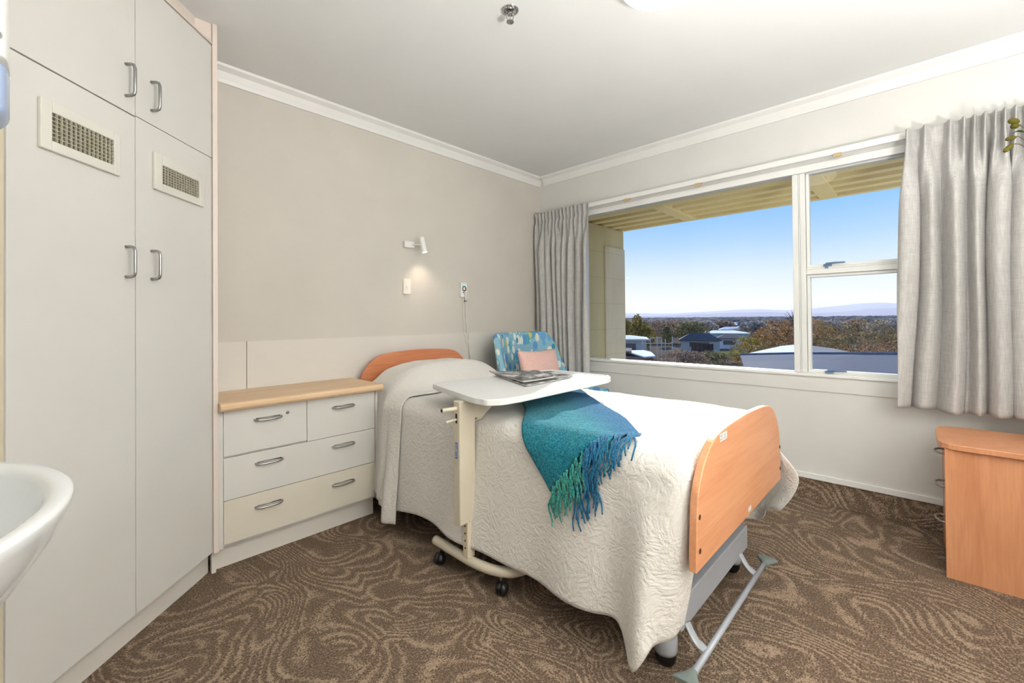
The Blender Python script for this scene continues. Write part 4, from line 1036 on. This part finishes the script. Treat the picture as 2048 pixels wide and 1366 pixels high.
def tree(name, label, az, D, top, width, mat, blobs=None, n=1800, size=0.22, group=None, seed=1, base=G, cat='tree'):
    x, y = polar(az, D); TREES.append((x, y)); t_ = thing(name, label, cat, (x, y, base), group)
    h = top-base; rn = random.Random(seed)
    ca, sa = cos(radians(az)), -sin(radians(az))     # lateral direction
    if blobs is None: blobs = [(0, 0.62, 0.5, 0.36), (-0.22, 0.5, 0.34, 0.28), (0.24, 0.5, 0.34, 0.28), (-0.08, 0.80, 0.3, 0.22), (0.13, 0.76, 0.3, 0.22), (0, 0.32, 0.42, 0.26)]
    bl = [(x+ca*o_*width, y+sa*o_*width, base+hh*h, rx*width, rz*h) for o_, hh, rx, rz in blobs]
    b = BM(); crown(b, bl, n, size, seed); obj('foliage', b, mat, t_)
    b = BM(); tube(b, [(x, y, base), (x+0.1, y, base+h*0.6)], [0.03*h, 0.012*h], 8)
    for k in range(5):
        aa = rn.uniform(0, 6.28); tube(b, [(x, y, base+h*0.25), (x+cos(aa)*width*0.28, y+sin(aa)*width*0.28, base+h*rn.uniform(0.55, 0.85))], [0.012*h, 0.004*h], 6)
    obj('trunk', b, M['bark'], t_); return t_
tree('tree', 'olive green conifer with three tips behind the white roofed house, leftmost tree', 62.2, 90, 1.2, 7.4, M['olive'], [(0.06, 0.85, 0.13, 0.26), (-0.25, 0.78, 0.12, 0.20), (0.2, 0.66, 0.2, 0.25), (-0.1, 0.5, 0.36, 0.34), (0.3, 0.45, 0.25, 0.28), (-0.35, 0.5, 0.18, 0.26), (0.0, 0.25, 0.5, 0.22)], 3200, 0.26, seed=2)
tree('tree', 'bronze leaved tree with bare twigs on top beside the window mullion', 79.3, 70, 1.3, 9.5, M['bronze'], [(0.15, 0.70, 0.34, 0.28), (-0.2, 0.62, 0.30, 0.25), (0.3, 0.5, 0.36, 0.3), (-0.4, 0.42, 0.24, 0.24), (0, 0.36, 0.5, 0.28)], 5200, 0.15, seed=3)
bt = thing('bare_tree', 'leafless crown of twigs above the bronze tree', 'tree', (*polar(79.6, 84), G))
b = BM(); x, y = polar(79.6, 84); rn = random.Random(9)
tube(b, [(x, y, G), (x, y, -1.0)], [0.2, 0.12], 8)
for k in range(46):
    aa = rn.uniform(0, 6.28); q0 = Vector((x, y, -1.0)); q1 = q0+Vector((cos(aa)*rn.uniform(0.4, 1.6), sin(aa)*rn.uniform(0.4, 1.6), rn.uniform(1.2, 2.2))); q2 = q1+Vector((cos(aa)*0.6+rn.uniform(-0.5, 0.5), sin(aa)*0.6, rn.uniform(0.3, 1.1)))
    tube(b, [q0, q1, q2], [0.05, 0.03, 0.012], 4)
obj('branches', b, M['bark'], bt)
tree('bush', 'large glossy leaved bush behind the blue grey roof, seen in the right sash', 84.9, 46, 0.95, 7.6, M['magn'], [(-0.28, 0.72, 0.26, 0.24), (0.1, 0.80, 0.26, 0.20), (0.38, 0.70, 0.22, 0.22), (0, 0.5, 0.5, 0.34), (-0.42, 0.5, 0.2, 0.28), (0.5, 0.5, 0.22, 0.3)], 9000, 0.085, seed=4, cat='bush')
tree('bush', 'reddish brown bush in front of the big glossy bush', 86.6, 35.5, -0.35, 4.6, M['redf'], None, 4200, 0.07, seed=5, cat='bush')
tree('bush', 'grey green bush at the right curtain edge', 90.2, 54, 0.75, 6.0, M['greenf'], None, 3500, 0.09, seed=6, cat='bush')
tree('bush', 'yellowish shrub left of the bronze tree', 75.0, 62, -1.2, 4.4, M['olive'], None, 1800, 0.12, seed=7, cat='bush')
tree('bush', 'olive speckled shrub below the bronze tree, by the roof ridge', 77.4, 45, -1.0, 4.4, M['magn'], None, 3200, 0.10, seed=17, cat='bush')
tree('bush', 'brown shrub right of the bronze tree, at the mullion', 80.6, 54, -0.3, 4.6, M['redf'], None, 2600, 0.10, seed=18, cat='bush')
tree('bush', 'low grey green bush in front of the middle houses', 71.0, 62, -3.2, 4.2, M['greenf'], None, 1400, 0.13, seed=8, cat='bush')
tree('bush', 'brown leafless bush between the white roof and the middle houses', 67.9, 56, -2.7, 5.5, M['brownf'], None, 4200, 0.10, seed=9, cat='bush')
tree('bush', 'low brown scrub behind the white roof, right of the scaffold', 65.6, 45, -2.75, 5.0, M['brownf'], None, 2600, 0.10, seed=19, cat='bush')
tree('bush', 'olive brown scrub in front of the middle houses, nearest the sill', 69.8, 40, -2.75, 5.4, M['brownf'], None, 2600, 0.10, seed=20, cat='bush')
tree('bush', 'yellow brown scrub left of the blue grey roof corner', 73.3, 34, -2.5, 3.6, M['olive'], None, 1800, 0.09, seed=21, cat='bush')
tree('tree', 'slim dark conifer between the scaffold and the middle houses', 66.0, 110, -0.9, 3.2, M['greenf'], [(0, 0.5, 0.4, 0.5), (0, 0.8, 0.22, 0.2)], 700, 0.25, seed=10)
tree('tree', 'round green tree behind the left grey roof', 68.9, 120, 0.2, 8.0, M['greenf'], None, 1600, 0.3, seed=11)
tree('tree', 'brownish tree right of the leftmost olive tree', 65.6, 130, 0.4, 10.0, M['brownf'], None, 1800, 0.3, seed=12)
for i, (az, D, tp_, wd_) in enumerate(((60.5, 170, 0.2, 12), (64.4, 190, 0.0, 12), (67.2, 180, 0.1, 14), (69.9, 200, -0.2, 12), (72.3, 230, -0.6, 10), (75.6, 180, -0.4, 10), (77.5, 210, 0.0, 14), (82.0, 170, 0.2, 12), (84.5, 200, 0.1, 14), (87.5, 180, 0.2, 14), (89.5, 210, 0.2, 14))):
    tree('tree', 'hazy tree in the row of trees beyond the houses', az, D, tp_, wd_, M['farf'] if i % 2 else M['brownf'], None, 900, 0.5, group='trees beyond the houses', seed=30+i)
# houses
OCC = []
def house(label, az, D, wd_, dp, zb, ze, zr, rot, wall, roof, group=None, win_=True, name='house'):
    x, y = polar(az, D); OCC.append((x, y, max(wd_, dp)*0.62)); h = thing(name, label, 'house' if name == 'house' else 'building', (x, y, zb), group)
    R = Matrix.Translation((x, y, 0)) @ Matrix.Rotation(radians(rot), 4, 'Z')
    b = BM(); box(b, -wd_/2, wd_/2, -dp/2, dp/2, zb, ze, R); wl_ = obj('walls', b, wall, h)
    ov = 0.4; b = BM()
    P = [R @ Vector(p) for p in ((-wd_/2-ov, -dp/2-ov, ze), (wd_/2+ov, -dp/2-ov, ze), (wd_/2+ov, dp/2+ov, ze), (-wd_/2-ov, dp/2+ov, ze), (-wd_/2+dp*0.35, 0, zr), (wd_/2-dp*0.35, 0, zr))]
    vs = [b.verts.new(p) for p in P]; lo = [b.verts.new(p-Vector((0, 0, 0.18))) for p in P[:4]]
    for q in ((0, 1, 5, 4), (1, 2, 5), (2, 3, 4, 5), (3, 0, 4)): b.faces.new([vs[i] for i in q])
    for i in range(4): b.faces.new((vs[i], lo[i], lo[(i+1) % 4], vs[(i+1) % 4]))
    b.faces.new(lo)
    obj('roof', b, roof, h)
    if win_:
        for s in (-1,):
            b = BM(); box(b, -wd_*0.28, wd_*0.22, -dp/2-0.05, -dp/2, zb+(ze-zb)*0.38, zb+(ze-zb)*0.80, R); obj('window', b, M['window_glassd'], h)
            b = BM(); box(b, -dp*0.0-wd_/2-0.05, -wd_/2, -dp*0.25, dp*0.2, zb+(ze-zb)*0.38, zb+(ze-zb)*0.80, R); obj('window', b, M['window_glassd'], h)
    return h
house('pale house with a white flat roof below the leftmost tree', 61.2, 72, 5.6, 6.5, G, -2.05, -1.60, -60, M['houseg'], M['roofw'])
house('grey roofed house in the middle distance, left of the white gabled one', 69.7, 96, 7.0, 5.0, G, -3.35, -2.10, -66, M['houseg'], M['roofg'])
house('white walled house with grey roof right of the middle house', 73.0, 104, 4.6, 4.6, G, -3.3, -2.45, -72, M['housew'], M['roofg'])
house('pale green low factory behind the middle houses', 72.3, 150, 13, 10, G, -3.7, -3.0, -68, M['gfac'], M['roofw'], win_=False, name='factory_building')
house('long white shed far out on the plain', 72.5, 380, 46, 16, G, -3.9, -3.3, -66, M['housew'], M['roofw'], win_=False, name='long_shed')
house('second long white shed on the far plain, right of the first', 77.9, 420, 30, 14, G, -4.2, -3.6, -66, M['housew'], M['roofw'], win_=False, name='long_shed')
rn = random.Random(21)
tries = 0; made = 0
while made < 22 and tries < 600:
    tries += 1
    az = rn.uniform(73.2, 78.5) if made < 12 else rn.uniform(60, 90); D = rn.uniform(170, 420); x, y = polar(az, D)
    if any((x-hx)**2+(y-hy)**2 < (hr+9)**2 for hx, hy, hr in OCC) or any((x-tx)**2+(y-ty)**2 < 14**2 for tx, ty in TREES): continue
    made += 1
    house('small far house among trees on the plain', az, D, rn.uniform(7, 11), rn.uniform(6, 8), G, G+rn.uniform(1.2, 1.7), G+rn.uniform(2.0, 2.6), rn.uniform(-90, -40), M['housew'] if made % 3 else M['houseg'], rn.choice((M['roofw'], M['roofg'], M['roofd'])), group='houses scattered over the plain', win_=False)
# far wooded plain
b = BM(); rn = random.Random(4)
for _ in range(2600):
    az = rn.uniform(54, 98); D = 260*math.exp(rn.uniform(0, 2.1)); x, y = polar(az, D); s_ = rn.uniform(3, 9)*(0.5+D/1200); hgt = rn.uniform(2.2, 5.2)+D*0.0012
    if any((x-hx)**2+(y-hy)**2 < (hr+s_+1)**2 for hx, hy, hr in OCC): continue
    k = 6; ring_ = [b.verts.new((x+s_*cos(2*pi*i/k), y+s_*sin(2*pi*i/k), G)) for i in range(k)]; ring2 = [b.verts.new((x+s_*0.75*cos(2*pi*i/k), y+s_*0.75*sin(2*pi*i/k), G+hgt*0.7)) for i in range(k)]; tpv = b.verts.new((x, y, G+hgt))
    for i in range(k): b.faces.new((ring_[i], ring_[(i+1) % k], ring2[(i+1) % k], ring2[i])); b.faces.new((ring2[i], ring2[(i+1) % k], tpv))
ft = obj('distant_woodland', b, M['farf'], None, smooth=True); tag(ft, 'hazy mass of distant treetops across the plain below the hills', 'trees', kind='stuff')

# lean-to roof in front of the white-roofed house
lr = thing('lean_to_roof', 'low sunlit white shed roof in front of the pale house', 'shed', (39.5, 20.5, G))
def slab(poly, th_):
    b = BM(); hi = [b.verts.new(p) for p in poly]; lo = [b.verts.new((p[0], p[1], p[2]-th_)) for p in poly]; n = len(poly)
    b.faces.new(hi); b.faces.new(lo[::-1])
    for i in range(n): b.faces.new((hi[i], lo[i], lo[(i+1) % n], hi[(i+1) % n]))
    return b
obj('roof', slab([(39.0, 21.1, -2.20), (37.6, 18.9, -2.42), (38.8, 18.4, -2.40), (42.5, 20.6, -2.36), (44.6, 22.5, -2.38), (42.0, 23.4, -2.30)], 0.12), M['roofw'], lr)
obj('roof', slab([(37.5, 21.6, -2.0), (38.9, 20.9, -2.12), (42.5, 22.8, -2.05), (41.5, 24.5, -2.0)], 0.12), M['roofg'], lr, label='grey roof sheet')
b = BM(); prism(b, [(37.9, 19.1), (39, 18.7), (42.3, 20.8), (44, 22.4), (41, 24), (38.5, 21.4)], G, -2.56); obj('walls', b, M['brick'], lr)
sc_ = thing('scaffold', 'thin white scaffold frame right of the pale house', 'scaffold', (54.3, 25.6, G))
b = BM(); p0, p1 = Vector((53.4, 27.3, 0)), Vector((55.1, 23.8, 0))
for t in (0.05, 0.3, 0.52, 0.66, 0.78, 1.0):
    p = p0.lerp(p1, t); tube(b, [(p.x, p.y, G), (p.x, p.y, -1.35 if t in (0.52, 1.0) else -1.6)], 0.04, 5)
for z, a_, c_ in ((-2.2, 0, 1), (-1.5, 0.3, 0.66), (-1.8, 0, 0.3)): q0, q1 = p0.lerp(p1, a_), p0.lerp(p1, c_); tube(b, [(q0.x, q0.y, z), (q1.x, q1.y, z)], 0.05, 5)
obj('poles', b, M['scaff'], sc_)
# brown fence, lawn, driveway
fn_ = BM(); 
q0, q1 = Vector((*polar(68.8, 86), 0)), Vector((*polar(71.2, 82), 0)); dv = (q1-q0).normalized(); nv = Vector((-dv.y, dv.x, 0))*0.08
prism(fn_, [(q0.x, q0.y), (q1.x, q1.y), (q1.x+nv.x, q1.y+nv.y), (q0.x+nv.x, q0.y+nv.y)], G, -3.4); fo = obj('garden_fence', fn_, M['roofd'], None, loc=(q0.x, q0.y, G)); tag(fo, 'dark brown sloping fence in front of the middle houses', 'fence')
b = BM(); prism(b, [polar(71.5, 80), polar(75.0, 80), polar(75.0, 92), polar(71.5, 88)], G-0.05, G+0.35); lo_ = obj('lawn', b, M['lawn'], None, loc=(*polar(73, 87), G)); tag(lo_, 'yellow green lawn in front of the white walled house', 'grass', kind='stuff')
b = BM(); prism(b, [polar(71.5, 68), polar(75.8, 68), polar(75.4, 79.8), polar(71.2, 79.8)], G-0.05, G+0.3); lo_ = obj('bare_earth_patch', b, M['dirt'], None, loc=(*polar(73, 74), G)); tag(lo_, 'reddish bare earth below the lawn', 'earth', kind='stuff')
# near roof
nr = thing('neighbouring_roof', 'blue grey ribbed metal roof just outside below the window', 'roof', (20, 3, -1))
obj('roof_plane', slab([(21.2, 6.05, -0.50), (17.2, 4.7, -0.92), (9.5, -1.0, -2.2), (9.5, -8, -2.2), (24, -9, 0.08), (21.5, 1.9, -0.27), (21.4, 4.0, -0.36)], 0.1), M['roofb'], nr)
obj('far_plane', slab([(21.2, 6.05, -0.52), (21.4, 4.0, -0.38), (27.5, 4.9, -0.30), (26.8, 5.6, -0.38)], 0.05), M['roofw'], nr, label='sunlit pale far slope')
obj('far_plane', slab([(21.4, 4.0, -0.38), (21.5, 1.9, -0.29), (25.5, 3.2, -0.34), (27.5, 4.9, -0.30)], 0.05), M['roofb'], nr)
b = BM(); tube(b, [(21.2, 6.05, -0.49), (21.4, 4.0, -0.35), (21.5, 1.9, -0.26), (24, -9, 0.09)], 0.05, 6); obj('ridge_cap', b, M['roofb'], nr)
b = BM(); prism(b, [(17.6, 4.4), (10.5, -1.0), (10.5, -8), (22, -8.5), (20.5, 1.5), (20.2, 5.2)], G, -2.4); obj('walls', b, M['outwall'], nr)
